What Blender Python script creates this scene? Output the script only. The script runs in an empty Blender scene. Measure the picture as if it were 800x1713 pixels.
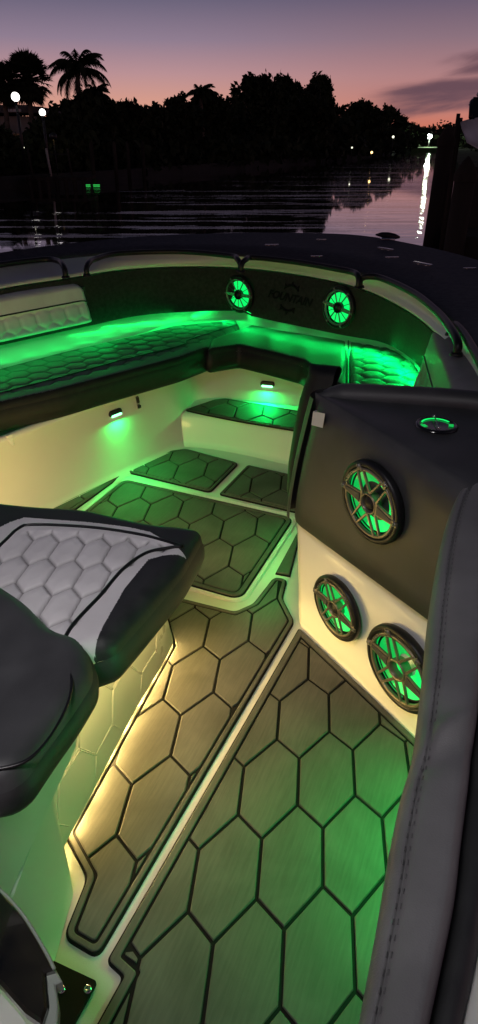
import bpy, bmesh, math, random
import numpy as np
from mathutils import Vector, Matrix
from mathutils.geometry import tessellate_polygon
R = math.radians
random.seed(7); np.random.seed(7)
C = bpy.context.scene.collection
WATER = -0.45
F = 1100.0; HZ = 235.0; CAMH = 1.4
PITCH = math.atan((856.5-HZ)/F)

# ------------------------------------------------------------------ helpers
def ray(x, y):
    r = np.array([1., 0, 0]); fw = np.array([0, math.cos(PITCH), -math.sin(PITCH)]); up = np.array([0, math.sin(PITCH), math.cos(PITCH)])
    return r*(x-400) - up*(y-856.5) + fw*F
def at(x, y, z=0.0):                       # point of the horizontal level z seen at photo pixel x, y
    d = ray(x, y); t = (z-CAMH)/d[2]
    return Vector((d[0]*t, d[1]*t, z))
def atd(x, y, dist):                       # point at a horizontal distance
    d = ray(x, y); t = dist/math.hypot(d[0], d[1])
    return Vector((d[0]*t, d[1]*t, CAMH+d[2]*t))
def onplane(x, y, p, n):
    d = Vector(ray(x, y)); o = Vector((0, 0, CAMH))
    t = (Vector(p)-o).dot(n)/d.dot(n)
    return o+d*t
def xy(pts, z=0.0): return [at(x, y, z).xy for x, y in pts]

def mesh_obj(name, bm, mats, parent=None, smooth=False):
    me = bpy.data.meshes.new(name); bm.normal_update(); bm.to_mesh(me); bm.free()
    if not isinstance(mats, (list, tuple)): mats = [mats]
    for m in mats: me.materials.append(m)
    if smooth:
        for p in me.polygons: p.use_smooth = True
    o = bpy.data.objects.new(name, me); C.objects.link(o)
    if parent:
        o.parent = parent; o.matrix_parent_inverse = Matrix.Identity(4)
        o.location = -Vector(parent.get('_o', (0, 0, 0)))
    return o
def tag(o, label=None, cat=None, group=None, kind=None):
    if label: o['label'] = label
    if cat: o['category'] = cat
    if group: o['group'] = group
    if kind: o['kind'] = kind
    return o
def thing(name, label, cat, loc=(0, 0, 0), group=None):
    o = bpy.data.objects.new(name, None); C.objects.link(o); o.location = loc
    o.empty_display_size = .1
    return tag(o, label, cat, group)
def adopt(o, parent):                      # parts are written in world coordinates, things stand at their own base
    o.parent = parent
    if parent.type == 'EMPTY' : o.location = Vector(o.location)-Vector(parent.location)
    return o
def part(name, bm, mats, parent, smooth=False, label=None):
    o = mesh_obj(name, bm, mats, None, smooth); o.parent = parent
    b = parent; off = Vector((0, 0, 0))
    while b: off += b.location; b = b.parent
    o.location = -off
    if label: o['label'] = label
    return o
def catmull(pts, n, closed=False):
    P = [np.array(p, float) for p in pts]
    if len(P) == 2: return [P[0]+(P[1]-P[0])*i/(n-1) for i in range(n)]
    if closed: Q = [P[-1]]+P+[P[0], P[1]]; seg = len(P)
    else: Q = [2*P[0]-P[1]]+P+[2*P[-1]-P[-2]]; seg = len(P)-1
    dense = []
    for s in range(seg):
        a, b, c, d = Q[s:s+4]
        for k in range(24):
            t = k/24.
            dense.append(.5*((2*b)+(c-a)*t+(2*a-5*b+4*c-d)*t*t+(3*b-a-3*c+d)*t**3))
    dense.append(P[0] if closed else P[-1])
    D = np.array(dense); L = np.r_[0, np.cumsum(np.linalg.norm(np.diff(D, axis=0), axis=1))]
    s = np.linspace(0, L[-1], n+1)[:-1] if closed else np.linspace(0, L[-1], n)
    return [np.array([np.interp(q, L, D[:, j]) for j in range(D.shape[1])]) for q in s]
def loft(bm, rows, closed=False, mat=0, flip=False):
    V = [[bm.verts.new(tuple(p)) for p in r] for r in rows]
    n = len(V[0])
    for a, b in zip(V[:-1], V[1:]):
        for i in range(n if closed else n-1):
            j = (i+1) % n
            try: f = bm.faces.new((a[i], a[j], b[j], b[i]) if not flip else (b[i], b[j], a[j], a[i])); f.material_index = mat; f.smooth = True
            except ValueError: pass
    return V
def tube(bm, pts, r, n=8, cap=True, mat=0):
    pts = [Vector(tuple(p)) for p in pts]; rows = []
    prev = None
    for i, p in enumerate(pts):
        t = (pts[min(i+1, len(pts)-1)]-pts[max(i-1, 0)]).normalized()
        if prev is None:
            u = t.cross(Vector((0, 0, 1)))
            if u.length < .05: u = t.cross(Vector((1, 0, 0)))
        else: u = prev-t*prev.dot(t)
        u.normalize(); prev = u; v = t.cross(u)
        rr = r[i] if isinstance(r, (list, tuple)) else r
        rows.append([p+(u*math.cos(2*math.pi*k/n)+v*math.sin(2*math.pi*k/n))*rr for k in range(n)])
    V = loft(bm, rows, closed=True, mat=mat)
    if cap:
        for row in (V[0][::-1], V[-1]):
            try: f = bm.faces.new(row); f.material_index = mat
            except ValueError: pass
def lathe(bm, prof, M=Matrix.Identity(4), n=40, mat=0, a0=0, a1=2*math.pi):
    full = abs(a1-a0-2*math.pi) < 1e-6
    k = n if full else n+1
    rows = [[M@Vector((r*math.cos(a0+(a1-a0)*i/n), r*math.sin(a0+(a1-a0)*i/n), z)) for i in range(k)] for r, z in prof]
    loft(bm, rows, closed=full, mat=mat)
def prism(bm, poly, z0, z1, M=Matrix.Identity(4), bev=0.0, mat=0):
    P = [Vector((p[0], p[1])) for p in poly]
    A = sum(P[i].x*P[(i+1) % len(P)].y-P[(i+1) % len(P)].x*P[i].y for i in range(len(P)))
    if A < 0: P = P[::-1]
    lo = [bm.verts.new(M@Vector((p.x, p.y, z0))) for p in P]
    mid = [bm.verts.new(M@Vector((p.x, p.y, z1-bev))) for p in P] if bev else None
    Q = inset(P, bev) if bev else P
    hi = [bm.verts.new(M@Vector((p[0], p[1], z1))) for p in Q]
    n = len(P); fs = []
    for a, b in ((lo, mid), (mid, hi)) if bev else ((lo, hi),):
        for i in range(n):
            j = (i+1) % n
            fs.append(bm.faces.new((a[i], a[j], b[j], b[i])))
    fs.append(bm.faces.new(hi)); fs.append(bm.faces.new(lo[::-1]))
    for f in fs: f.material_index = mat
    return fs
def box(bm, c, s, M=Matrix.Identity(4), mat=0, bev=0):
    x, y, z = c; a, b, d = s[0]/2, s[1]/2, s[2]/2
    prism(bm, [(x-a, y-b), (x+a, y-b), (x+a, y+b), (x-a, y+b)], z-d, z+d, M, bev, mat)
def area2(P): return sum(P[i][0]*P[(i+1) % len(P)][1]-P[(i+1) % len(P)][0]*P[i][1] for i in range(len(P)))
def ccw(P):
    P = [Vector((p[0], p[1])) for p in P]
    return P if area2(P) > 0 else P[::-1]
def inset(P, d):
    n = len(P); out = []
    for i in range(n):
        a, b, c = P[i-1], P[i], P[(i+1) % n]
        e1 = (Vector(b)-Vector(a)); e2 = (Vector(c)-Vector(b))
        if e1.length < 1e-7 or e2.length < 1e-7: out.append(Vector(b)); continue
        e1.normalize(); e2.normalize()
        n1 = Vector((-e1.y, e1.x)); n2 = Vector((-e2.y, e2.x)); m = n1+n2
        k = m.dot(n1)
        if k < .25: k = .25
        out.append(Vector(b)+m*(d/k))
    return out
def roundpoly(P, r, n=6):
    P = ccw(P); out = []; N = len(P)
    for i in range(N):
        a, b, c = P[i-1], P[i], P[(i+1) % N]
        ri = r[i] if isinstance(r, (list, tuple)) else r
        l1, l2 = (a-b).length, (c-b).length
        d = min(ri, l1*.45, l2*.45)
        if d < 1e-4: out.append(b); continue
        p, q = b+(a-b).normalized()*d, b+(c-b).normalized()*d
        for k in range(n+1):
            t = k/n; out.append(p*(1-t)**2+b*2*t*(1-t)+q*t*t)
    return out
def clip(poly, hexa):                      # Sutherland-Hodgman, hexa convex ccw
    out = list(poly)
    for i in range(len(hexa)):
        a, b = hexa[i], hexa[(i+1) % len(hexa)]
        e = b-a; inp = out; out = []
        if not inp: return []
        def s(p): return e.x*(p.y-a.y)-e.y*(p.x-a.x)
        for j in range(len(inp)):
            p, q = inp[j-1], inp[j]; sp, sq = s(p), s(q)
            if sq >= 0:
                if sp < 0: out.append(p+(q-p)*(sp/(sp-sq)))
                out.append(q)
            elif sp >= 0: out.append(p+(q-p)*(sp/(sp-sq)))
    res = []
    for p in out:
        if not res or (p-res[-1]).length > 1e-4: res.append(p)
    if len(res) > 2 and (res[0]-res[-1]).length < 1e-4: res.pop()
    return res if len(res) > 2 and abs(area2(res)) > 8e-5 else []

def simplify(P, tol=.0022):
    out = [P[0]]
    for p in P[1:]:
        if (p-out[-1]).length > tol: out.append(p)
    if (out[0]-out[-1]).length < tol and len(out) > 3: out.pop()
    return out
# ------------------------------------------------------------------ materials
def mat(name, col, rough=.5, metal=0., emit=None, es=0., spec=.5, coat=0.):
    m = bpy.data.materials.new(name); m.use_nodes = True
    b = m.node_tree.nodes['Principled BSDF']
    b.inputs['Base Color'].default_value = (*col, 1); b.inputs['Roughness'].default_value = rough
    b.inputs['Metallic'].default_value = metal; b.inputs['Specular IOR Level'].default_value = spec
    b.inputs['Coat Weight'].default_value = coat
    if emit: b.inputs['Emission Color'].default_value = (*emit, 1); b.inputs['Emission Strength'].default_value = es
    return m
class NT:
    def __init__(s, m): s.t = m.node_tree; s.b = s.t.nodes.get('Principled BSDF')
    def n(s, t, **k):
        x = s.t.nodes.new(t)
        for a, b in k.items(): setattr(x, a, b)
        return x
    def l(s, a, b): s.t.links.new(a, b)
    def math(s, op, a, b=None):
        x = s.n('ShaderNodeMath', operation=op)
        for i, v in enumerate((a, b)):
            if v is None: continue
            if isinstance(v, (int, float)): x.inputs[i].default_value = v
            else: s.l(v, x.inputs[i])
        return x.outputs[0]
def noisy(m, c0, c1, scale=20, bump=.1, bscale=400, dist=.002, stretch=(1, 1, 1), rot=0, rr=None, detail=6, macro=0):
    t = NT(m); tc = t.n('ShaderNodeTexCoord'); mp = t.n('ShaderNodeMapping'); mp.vector_type = 'TEXTURE'
    t.l(tc.outputs['Object'], mp.inputs[0]); mp.inputs['Rotation'].default_value[2] = rot; mp.inputs['Scale'].default_value = stretch
    nz = t.n('ShaderNodeTexNoise'); nz.inputs['Scale'].default_value = scale; nz.inputs['Detail'].default_value = detail
    t.l(mp.outputs[0], nz.inputs[0])
    cr = t.n('ShaderNodeValToRGB'); cr.color_ramp.elements[0].color = (*c0, 1); cr.color_ramp.elements[1].color = (*c1, 1)
    cr.color_ramp.elements[0].position = .35; cr.color_ramp.elements[1].position = .65
    t.l(nz.outputs[0], cr.inputs[0])
    if macro:
        n3 = t.n('ShaderNodeTexNoise'); n3.inputs['Scale'].default_value = 4.5; n3.inputs['Detail'].default_value = 5; n3.inputs['Distortion'].default_value = .6; t.l(tc.outputs['Object'], n3.inputs[0])
        mr3 = t.n('ShaderNodeMapRange'); mr3.inputs['From Min'].default_value = .3; mr3.inputs['From Max'].default_value = .7; mr3.inputs['To Min'].default_value = 1-macro; mr3.inputs['To Max'].default_value = 1+macro*.6; t.l(n3.outputs[0], mr3.inputs[0])
        mm = t.n('ShaderNodeMix', data_type='RGBA', blend_type='MULTIPLY'); mm.inputs[0].default_value = 1; t.l(cr.outputs[0], mm.inputs[6]); t.l(mr3.outputs[0], mm.inputs[7]); t.l(mm.outputs[2], t.b.inputs['Base Color'])
    else: t.l(cr.outputs[0], t.b.inputs['Base Color'])
    n2 = t.n('ShaderNodeTexNoise'); n2.inputs['Scale'].default_value = bscale; n2.inputs['Detail'].default_value = 3
    t.l(mp.outputs[0], n2.inputs[0])
    bp = t.n('ShaderNodeBump'); bp.inputs['Strength'].default_value = bump; bp.inputs['Distance'].default_value = dist
    t.l(n2.outputs[0], bp.inputs['Height']); t.l(bp.outputs[0], t.b.inputs['Normal'])
    if rr:
        mr = t.n('ShaderNodeMapRange'); mr.inputs['To Min'].default_value = rr[0]; mr.inputs['To Max'].default_value = rr[1]
        t.l(nz.outputs[0], mr.inputs[0]); t.l(mr.outputs[0], t.b.inputs['Roughness'])
    return m
M = {}
M['gel'] = noisy(mat('white_gelcoat', (.62, .62, .59), .22, coat=.15), (.60, .60, .57), (.64, .64, .61), 3, .02, 60, .002, rr=(.26, .30))
M['nonskid'] = noisy(mat('nonskid_gelcoat', (.6, .6, .57), .45), (.56, .56, .53), (.62, .62, .59), 8, .35, 500, .002)
M['eva'] = noisy(mat('brushed_eva_foam', (.085, .082, .075), .72, spec=.3), (.074, .072, .066), (.092, .089, .081), 160, .3, 260, .0015, stretch=(1, 14, 1), rot=R(-22), rr=(.55, .8), macro=.3)
M['groove'] = mat('black_foam_core', (.006, .006, .006), .8, spec=.2)
M['vinyl_black'] = noisy(mat('black_vinyl', (.020, .021, .022), .5), (.017, .018, .019), (.026, .027, .028), 30, .35, 700, .0008, rr=(.42, .6))
M['vinyl_char'] = noisy(mat('charcoal_vinyl', (.045, .046, .048), .5), (.038, .039, .041), (.052, .053, .056), 12, .35, 700, .0008, rr=(.42, .6), macro=.2)
M['vinyl_pale'] = noisy(mat('pale_grey_vinyl', (.66, .64, .65), .42), (.61, .59, .60), (.70, .68, .69), 9, .3, 800, .0008, rr=(.36, .52))
M['vinyl_grey'] = noisy(mat('mid_grey_vinyl', (.16, .16, .165), .5), (.13, .13, .135), (.18, .18, .185), 9, .4, 700, .001, rr=(.42, .6))
M['vinyl_bow'] = noisy(mat('bow_grey_vinyl', (.13, .13, .135), .5), (.11, .11, .115), (.145, .145, .15), 9, .4, 700, .001, rr=(.45, .6))
M['vinyl_deep'] = noisy(mat('deep_black_vinyl', (.010, .011, .011), .55, spec=.3), (.008, .009, .009), (.013, .014, .014), 30, .35, 700, .0008, rr=(.5, .65))
M['vinyl_bolster'] = noisy(mat('bolster_grey_vinyl', (.15, .15, .15), .5), (.13, .13, .132), (.165, .165, .167), 14, .45, 600, .001, rr=(.42, .6), macro=.25)
M['coaming'] = noisy(mat('dark_coaming_fabric', (.014, .015, .015), .85, spec=.15), (.022, .025, .024), (.034, .038, .036), 60, .5, 600, .001)
M['deck'] = noisy(mat('dark_deck_foam', (.045, .047, .055), .75, spec=.3), (.036, .038, .046), (.058, .060, .068), 40, .5, 300, .002)
M['piping'] = mat('black_piping', (.006, .006, .007), .35)
M['stitch'] = mat('stitch_thread', (.10, .10, .10), .8)
M['blackmetal'] = mat('black_powder_coat', (.008, .008, .009), .42, spec=.35)
M['bronze'] = mat('gunmetal_grille', (.20, .175, .13), .36, metal=.6)
M['darkgrille'] = mat('dark_chrome_grille', (.20, .20, .20), .3, metal=.8)
M['steel'] = mat('stainless_steel', (.6, .6, .6), .2, metal=1)
M['basket'] = mat('speaker_basket', (.012, .013, .012), .45)
M['cone'] = mat('lit_speaker_cone', (.05, .3, .1), .4, emit=(0.0, 1.0, .16), es=1.0)  # emission stands in for LED light falling on the cone
M['conedim'] = mat('dim_speaker_cone', (.03, .2, .06), .35, emit=(0.0, 1.0, .15), es=.48)  # weaker emission for the less lit half of the same cone
M['ledgreen'] = mat('green_led', (.1, .5, .2), .4, emit=(.0, 1.0, .15), es=1.5)
M['ledcore'] = mat('green_led_core', (.4, .7, .5), .4, emit=(.22, 1.0, .42), es=3.5)
M['ledwarm'] = mat('warm_led', (.6, .5, .3), .4, emit=(1, .72, .30), es=.5)
M['tag'] = mat('white_tag', (.6, .6, .6), .6)
M['gloss'] = noisy(mat('glossy_black_plastic', (.008, .008, .008), .12, coat=.6), (.006, .006, .006), (.02, .018, .012), 14, .05, 30, .004, rr=(.08, .3))
M['palegrn'] = mat('pale_bracket', (.28, .32, .28), .35)
M['emboss'] = mat('embossed_black', (.002, .002, .002), .6, spec=.2)
M['leaf'] = noisy(mat('dark_foliage', (.02, .026, .014), .8, spec=.1), (.014, .02, .01), (.028, .038, .018), .6, 0, 5)
M['bark'] = noisy(mat('bark', (.09, .07, .05), .9), (.06, .05, .035), (.12, .1, .075), 4, .5, 12, .02)
M['pile'] = noisy(mat('weathered_piling', (.03, .025, .02), .95, spec=.1), (.02, .017, .014), (.045, .038, .03), 3, .6, 14, .02, stretch=(1, 1, 6))
M['soil'] = noisy(mat('bank_ground', (.04, .04, .025), .98, spec=.05), (.02, .024, .012), (.05, .055, .028), .4, .4, 3, .05)
M['concrete'] = noisy(mat('seawall_concrete', (.25, .24, .22), .9), (.012, .012, .011), (.022, .021, .02), 1.5, .4, 10, .02)
M['roof'] = noisy(mat('roof_shingle', (.10, .09, .085), .8), (.07, .065, .06), (.13, .12, .11), 2, .4, 8, .02)
M['stucco'] = noisy(mat('stucco', (.30, .27, .24), .9), (.26, .24, .21), (.33, .3, .27), 1, .2, 30, .01)
M['globe'] = mat('lamp_globe', (.9, .9, .9), .3, emit=(1, .97, .92), es=4)
M['flood'] = mat('flood_lamp', (.9, .9, .9), .3, emit=(.85, 1, .9), es=24)
M['amber'] = mat('amber_lamp', (.9, .7, .4), .3, emit=(1, .62, .22), es=4)
M['smalllamp'] = mat('small_white_lamp', (.9, .9, .8), .3, emit=(.95, .95, .7), es=1.6)
M['dockgreen'] = mat('green_dock_light', (.1, .6, .2), .3, emit=(.05, 1, .15), es=.6)
M['hullwhite'] = noisy(mat('boat_white', (.5, .5, .5), .3), (.45, .45, .45), (.55, .55, .55), 2, .02, 20)
M['darkglass'] = mat('tinted_glass', (.01, .012, .015), .06)

def seamed(src, name, k=.35):
    m = M[src].copy(); m.name = name; t = NT(m); at_ = t.n('ShaderNodeAttribute', attribute_name='seam'); old = t.b.inputs['Base Color'].links[0].from_socket
    mx_ = t.n('ShaderNodeMix', data_type='RGBA', blend_type='MULTIPLY'); t.l(at_.outputs['Fac'], mx_.inputs[0]); t.l(old, mx_.inputs[6]); mx_.inputs[7].default_value = (k, k, k, 1); t.l(mx_.outputs[2], t.b.inputs['Base Color'])
    M[name] = m
seamed('vinyl_pale', 'stitched_pale_vinyl', .28); seamed('vinyl_bow', 'stitched_bow_vinyl', .3)
# water
w = mat('canal_water', (.004, .006, .007), .03, spec=.9)
w.node_tree.nodes['Principled BSDF'].inputs['Coat Weight'].default_value = 1; w.node_tree.nodes['Principled BSDF'].inputs['Coat Roughness'].default_value = .03; w.node_tree.nodes['Principled BSDF'].inputs['Coat IOR'].default_value = 1.8; w.node_tree.nodes['Principled BSDF'].inputs['IOR'].default_value = 2.2
t = NT(w); geo = t.n('ShaderNodeNewGeometry')
def wav(sx, sy, rot, sc, det, dis=.0):
    mp = t.n('ShaderNodeMapping'); mp.inputs['Scale'].default_value = (sx, sy, 1); mp.inputs['Rotation'].default_value[2] = rot
    t.l(geo.outputs['Position'], mp.inputs[0]); z = t.n('ShaderNodeTexNoise'); z.inputs['Scale'].default_value = sc; z.inputs['Detail'].default_value = det
    z.inputs['Distortion'].default_value = dis
    t.l(mp.outputs[0], z.inputs[0]); return z.outputs[0]
h = t.math('ADD', t.math('MULTIPLY', wav(.13, 1, .05, .42, 2, .4), 1.9), t.math('ADD', t.math('MULTIPLY', wav(.16, 1, -.08, 1.5, 2, .4), .38), t.math('MULTIPLY', wav(.3, 1, .2, 5, 3), .02)))
bp = t.n('ShaderNodeBump'); bp.inputs['Strength'].default_value = 1; bp.inputs['Distance'].default_value = .125
t.l(h, bp.inputs['Height']); t.l(bp.outputs[0], t.b.inputs['Normal'])

# ------------------------------------------------------------------ world: dusk sky
W = bpy.data.worlds.new('World'); bpy.context.scene.world = W; W.use_nodes = True
nt = W.node_tree; nt.nodes.clear()
class WW(NT):
    def __init__(s, tr): s.t = tr; s.b = None
w_ = WW(nt)
tc = w_.n('ShaderNodeTexCoord'); sep = w_.n('ShaderNodeSeparateXYZ'); w_.l(tc.outputs['Generated'], sep.inputs[0])
el = w_.math('MULTIPLY', w_.math('ARCSINE', sep.outputs[2]), 57.2958)       # elevation in degrees
az = w_.math('MULTIPLY', w_.math('ARCTAN2', sep.outputs[0], sep.outputs[1]), 57.2958)
mr = w_.n('ShaderNodeMapRange'); mr.inputs['From Min'].default_value = -2; mr.inputs['From Max'].default_value = 40
w_.l(el, mr.inputs[0])
def s2l(c): return tuple(((v/255)/12.92 if v/255 < .04045 else ((v/255+.055)/1.055)**2.4) for v in c)
def ramp(stops):
    cr = w_.n('ShaderNodeValToRGB'); e = cr.color_ramp.elements
    for i, (p, c) in enumerate(stops):
        q = (p+2)/42.
        x = e[i] if i < 2 else e.new(q)
        x.position = q; x.color = (*s2l(c), 1)
    w_.l(mr.outputs[0], cr.inputs[0]); return cr.outputs[0]
# left part of the view / right part of the view
left = ramp([(-2, (150, 95, 80)), (14, (116, 104, 124)), (0.8, (214, 142, 112)), (2.4, (212, 154, 136)), (4.2, (184, 143, 147)), (6.2, (142, 124, 143)), (8.6, (103, 97, 120)), (24, (50, 55, 78)), (38, (26, 30, 44))])
right = ramp([(-2, (150, 80, 70)), (14, (120, 102, 118)), (0.7, (205, 116, 92)), (1.7, (194, 124, 112)), (4.0, (174, 127, 128)), (6.2, (138, 112, 124)), (8.6, (100, 89, 111)), (24, (52, 54, 74)), (38, (26, 30, 44))])
ma = w_.n('ShaderNodeMapRange'); ma.interpolation_type = 'SMOOTHSTEP'; ma.inputs['From Min'].default_value = -8; ma.inputs['From Max'].default_value = 16
w_.l(az, ma.inputs[0])
mx = w_.n('ShaderNodeMix', data_type='RGBA'); w_.l(ma.outputs[0], mx.inputs[0]); w_.l(left, mx.inputs[6]); w_.l(right, mx.inputs[7])
# cloud bank at the right
cmb = w_.n('ShaderNodeCombineXYZ'); w_.l(w_.math('MULTIPLY', az, .10), cmb.inputs[0]); w_.l(w_.math('MULTIPLY', w_.math('ADD', el, w_.math('MULTIPLY', az, -.10)), .55), cmb.inputs[1])
nz = w_.n('ShaderNodeTexNoise'); nz.inputs['Scale'].default_value = 1.5; nz.inputs['Detail'].default_value = 6; nz.inputs['Roughness'].default_value = .55; nz.inputs['Distortion'].default_value = .35; w_.l(cmb.outputs[0], nz.inputs[0])
def bump1(v, lo, hi, soft):
    a = w_.n('ShaderNodeMapRange'); a.interpolation_type = 'SMOOTHSTEP'; a.inputs['From Min'].default_value = lo-soft; a.inputs['From Max'].default_value = lo+soft; w_.l(v, a.inputs[0])
    b = w_.n('ShaderNodeMapRange'); b.interpolation_type = 'SMOOTHSTEP'; b.inputs['From Min'].default_value = hi-soft; b.inputs['From Max'].default_value = hi+soft; w_.l(v, b.inputs[0])
    return w_.math('MULTIPLY', a.outputs[0], w_.math('SUBTRACT', 1, b.outputs[0]))
tilt = w_.math('ADD', el, w_.math('MULTIPLY', w_.math('SUBTRACT', az, 12), -.10))
mask = w_.math('MULTIPLY', bump1(tilt, 1.3, 3.6, .6), bump1(az, 9.0, 60, 4.5))
mask2 = w_.math('MULTIPLY', bump1(tilt, 3.2, 5.2, .8), bump1(az, 14.5, 40, 3.0))
ms = w_.math('MAXIMUM', mask, mask2)
cf = w_.n('ShaderNodeMapRange'); cf.interpolation_type = 'SMOOTHSTEP'; cf.inputs['From Min'].default_value = .62; cf.inputs['From Max'].default_value = 1.15
w_.l(w_.math('ADD', w_.math('MULTIPLY', nz.outputs[0], .9), w_.math('MULTIPLY', ms, .62)), cf.inputs[0])
cm = w_.n('ShaderNodeMix', data_type='RGBA'); w_.l(w_.math('MULTIPLY', w_.math('MULTIPLY', cf.outputs[0], 1.0), w_.math('MINIMUM', w_.math('ADD', ms, .15), 1)), cm.inputs[0])
w_.l(mx.outputs[2], cm.inputs[6]); cm.inputs[7].default_value = (*s2l((104, 76, 86)), 1)
bg = w_.n('ShaderNodeBackground'); w_.l(cm.outputs[2], bg.inputs[0]); bg.inputs[1].default_value = 1.03
wo = w_.n('ShaderNodeOutputWorld'); w_.l(bg.outputs[0], wo.inputs[0])

# ------------------------------------------------------------------ camera
cam = bpy.data.cameras.new('camera'); co = bpy.data.objects.new('camera', cam); C.objects.link(co)
co.location = (0, 0, CAMH); co.rotation_euler = (math.pi/2-PITCH, 0, 0)
cam.sensor_fit = 'VERTICAL'; cam.sensor_height = 36; cam.sensor_width = 24; cam.lens = F/1713*36; cam.clip_end = 3000; cam.clip_start = .02
bpy.context.scene.camera = co
vs = bpy.context.scene.view_settings; vs.view_transform = 'Standard'; vs.look = 'None'; vs.gamma = 1; vs.exposure = 0

# ------------------------------------------------------------------ lights
def area(name, loc, to, size, col, e, sy=None, shape='RECTANGLE', spread=180):
    L = bpy.data.lights.new(name, 'AREA'); L.shape = shape; L.size = size; L.size_y = sy or size; L.color = col; L.energy = e; L.spread = R(spread)
    o = bpy.data.objects.new(name, L); C.objects.link(o); o.location = loc
    o.rotation_euler = (Vector(to)-Vector(loc)).to_track_quat('-Z', 'Y').to_euler(); return o
def point(name, loc, col, e, r=.02):
    L = bpy.data.lights.new(name, 'POINT'); L.color = col; L.energy = e; L.shadow_soft_size = r
    o = bpy.data.objects.new(name, L); C.objects.link(o); o.location = loc; return o
def spot(name, loc, to, col, e, ang=90, blend=1, r=.03):
    L = bpy.data.lights.new(name, 'SPOT'); L.color = col; L.energy = e; L.spot_size = R(ang); L.spot_blend = blend; L.shadow_soft_size = r
    o = bpy.data.objects.new(name, L); C.objects.link(o); o.location = loc
    o.rotation_euler = (Vector(to)-Vector(loc)).to_track_quat('-Z', 'Y').to_euler(); return o
GREEN = (.0, 1, .13); WARM = (1, .68, .22)

# ------------------------------------------------------------------ floor and hull liner
bm = bmesh.new()
fl = [(-1.7, -.6), (1.6, -.6), (1.3, 2.4), (.9, 3.0), (.2, 3.45), (-.35, 3.35), (-1.0, 2.6), (-1.7, 1.6)]
prism(bm, fl, -.05, 0)
tag(mesh_obj('floor', bm, M['nonskid']), kind='structure')

cen = np.array([0.05, 2.4, 0])
hull = thing('boat_hull', 'white bow hull of the boat with dark foam deck around the seating', 'boat hull', (0, 3, 0))
N = 70
def path(pts, z, n=N): return [np.array([*at(x, y, z).xy, z]) for x, y in []] or catmull([tuple(at(x, y, z)) for x, y in pts], n)
coam_bot = path([(-420, 700), (-200, 622), (0, 578), (150, 545), (250, 526), (390, 520), (430, 531), (570, 560), (640, 573), (690, 602), (722, 645), (745, 700), (760, 800)], .555)
coam_top = path([(-350, 590), (-150, 522), (0, 486), (120, 467), (200, 454), (300, 448), (400, 450), (500, 462), (600, 484), (680, 522), (733, 566), (770, 620), (800, 690)], .79)
lip_in = [p+np.array([0, 0, .008]) for p in coam_top]
lip_up = path([(-350, 575), (-150, 508), (0, 474), (120, 457), (200, 446), (300, 441), (400, 443), (500, 454), (600, 474), (680, 509), (740, 552), (782, 606), (820, 680)], .815)
deck_in = path([(-350, 535), (-150, 476), (0, 447), (100, 434), (190, 426), (300, 424), (400, 429), (500, 440), (600, 459), (680, 487), (745, 530), (795, 590), (840, 660)], .86)
deck_mid = [a*.6+b*.4 for a, b in zip(deck_in, path([(-350, 500), (-150, 452), (0, 427), (100, 413), (200, 402), (270, 397), (400, 393), (500, 393), (600, 397), (700, 414), (800, 440), (930, 490), (1100, 580)], .885))]
deck_out = path([(-350, 500), (-150, 452), (0, 427), (100, 413), (200, 402), (270, 397), (400, 393), (500, 393), (600, 397), (700, 414), (800, 440), (930, 490), (1100, 580)], .895)
bm = bmesh.new(); loft(bm, [coam_bot, [a*.5+b*.5 for a, b in zip(coam_bot, coam_top)], coam_top])
coaming = part('coaming_panel', bm, M['coaming'], hull, True, 'dark fabric coaming panel')
bm = bmesh.new()
loft(bm, [lip_in, [p+np.array([0, 0, .012]) for p in lip_in], lip_up, [p*np.array([1, 1, 0])*.25+q*np.array([1, 1, 0])*.75+np.array([0, 0, .838]) for p, q in zip(lip_up, deck_in)], deck_in])
part('gunwale', bm, M['gel'], hull, True)
bm = bmesh.new()
up = np.array([0, 0, .012])
rows = [deck_in, [p+up for p in deck_in], [p+up for p in deck_mid], [p+up for p in deck_out]]
loft(bm, rows)
part('deck', bm, M['deck'], hull, True)
bm = bmesh.new()
o1 = [p+(p-cen)*np.array([.012, .012, 0])+np.array([0, 0, -.012]) for p in deck_out]
o2 = [cen+(p-cen)*np.array([.9, .9, 0])+np.array([0, 0, WATER+.02]) for p in deck_out]
o3 = [cen+(p-cen)*np.array([.8, .8, 0])+np.array([0, 0, WATER-.4]) for p in deck_out]
loft(bm, [[p+up for p in deck_out], o1, [p+np.array([0, 0, -.06]) for p in o1], o2, o3])
part('hull_side', bm, M['gel'], hull, True)
# ledge behind the seat cushions
bm = bmesh.new()
lg_in = path([(-300, 800), (-120, 720), (0, 690), (170, 645), (305, 600), (400, 590), (500, 615), (560, 640), (640, 660), (700, 690), (740, 790), (760, 850), (770, 900)], .40)
lo_ = [p+(p-cen)*np.array([1, 1, 0])/np.linalg.norm((p-cen)[:2])*.10 for p in coam_bot]
loft(bm, [lg_in, [p*np.array([1, 1, 0])+np.array([0, 0, .494]) for p in coam_bot], [p*np.array([1, 1, 0])+np.array([0, 0, .495]) for p in lo_], [p*np.array([1, 1, 0])+np.array([0, 0, .60]) for p in lo_]])
part('seat_ledge', bm, M['nonskid'], hull, True)
rs = path([(-420, 742), (-300, 703), (-150, 655), (0, 612), (100, 587), (200, 562), (290, 541), (390, 528), (430, 536), (500, 550)], .492, 60)
rt_ = [p for p in path([(-420, 700), (-200, 622), (0, 578), (150, 545), (250, 526), (390, 520), (430, 531), (500, 546)], .530, 60)]
bm = bmesh.new(); loft(bm, [[p+np.array([0, 0, -.03]) for p in rs], rs, rt_, [p+np.array([0, .02, .02]) for p in rt_]])
part('kick_panel', bm, M['gel'], hull, True)

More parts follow.
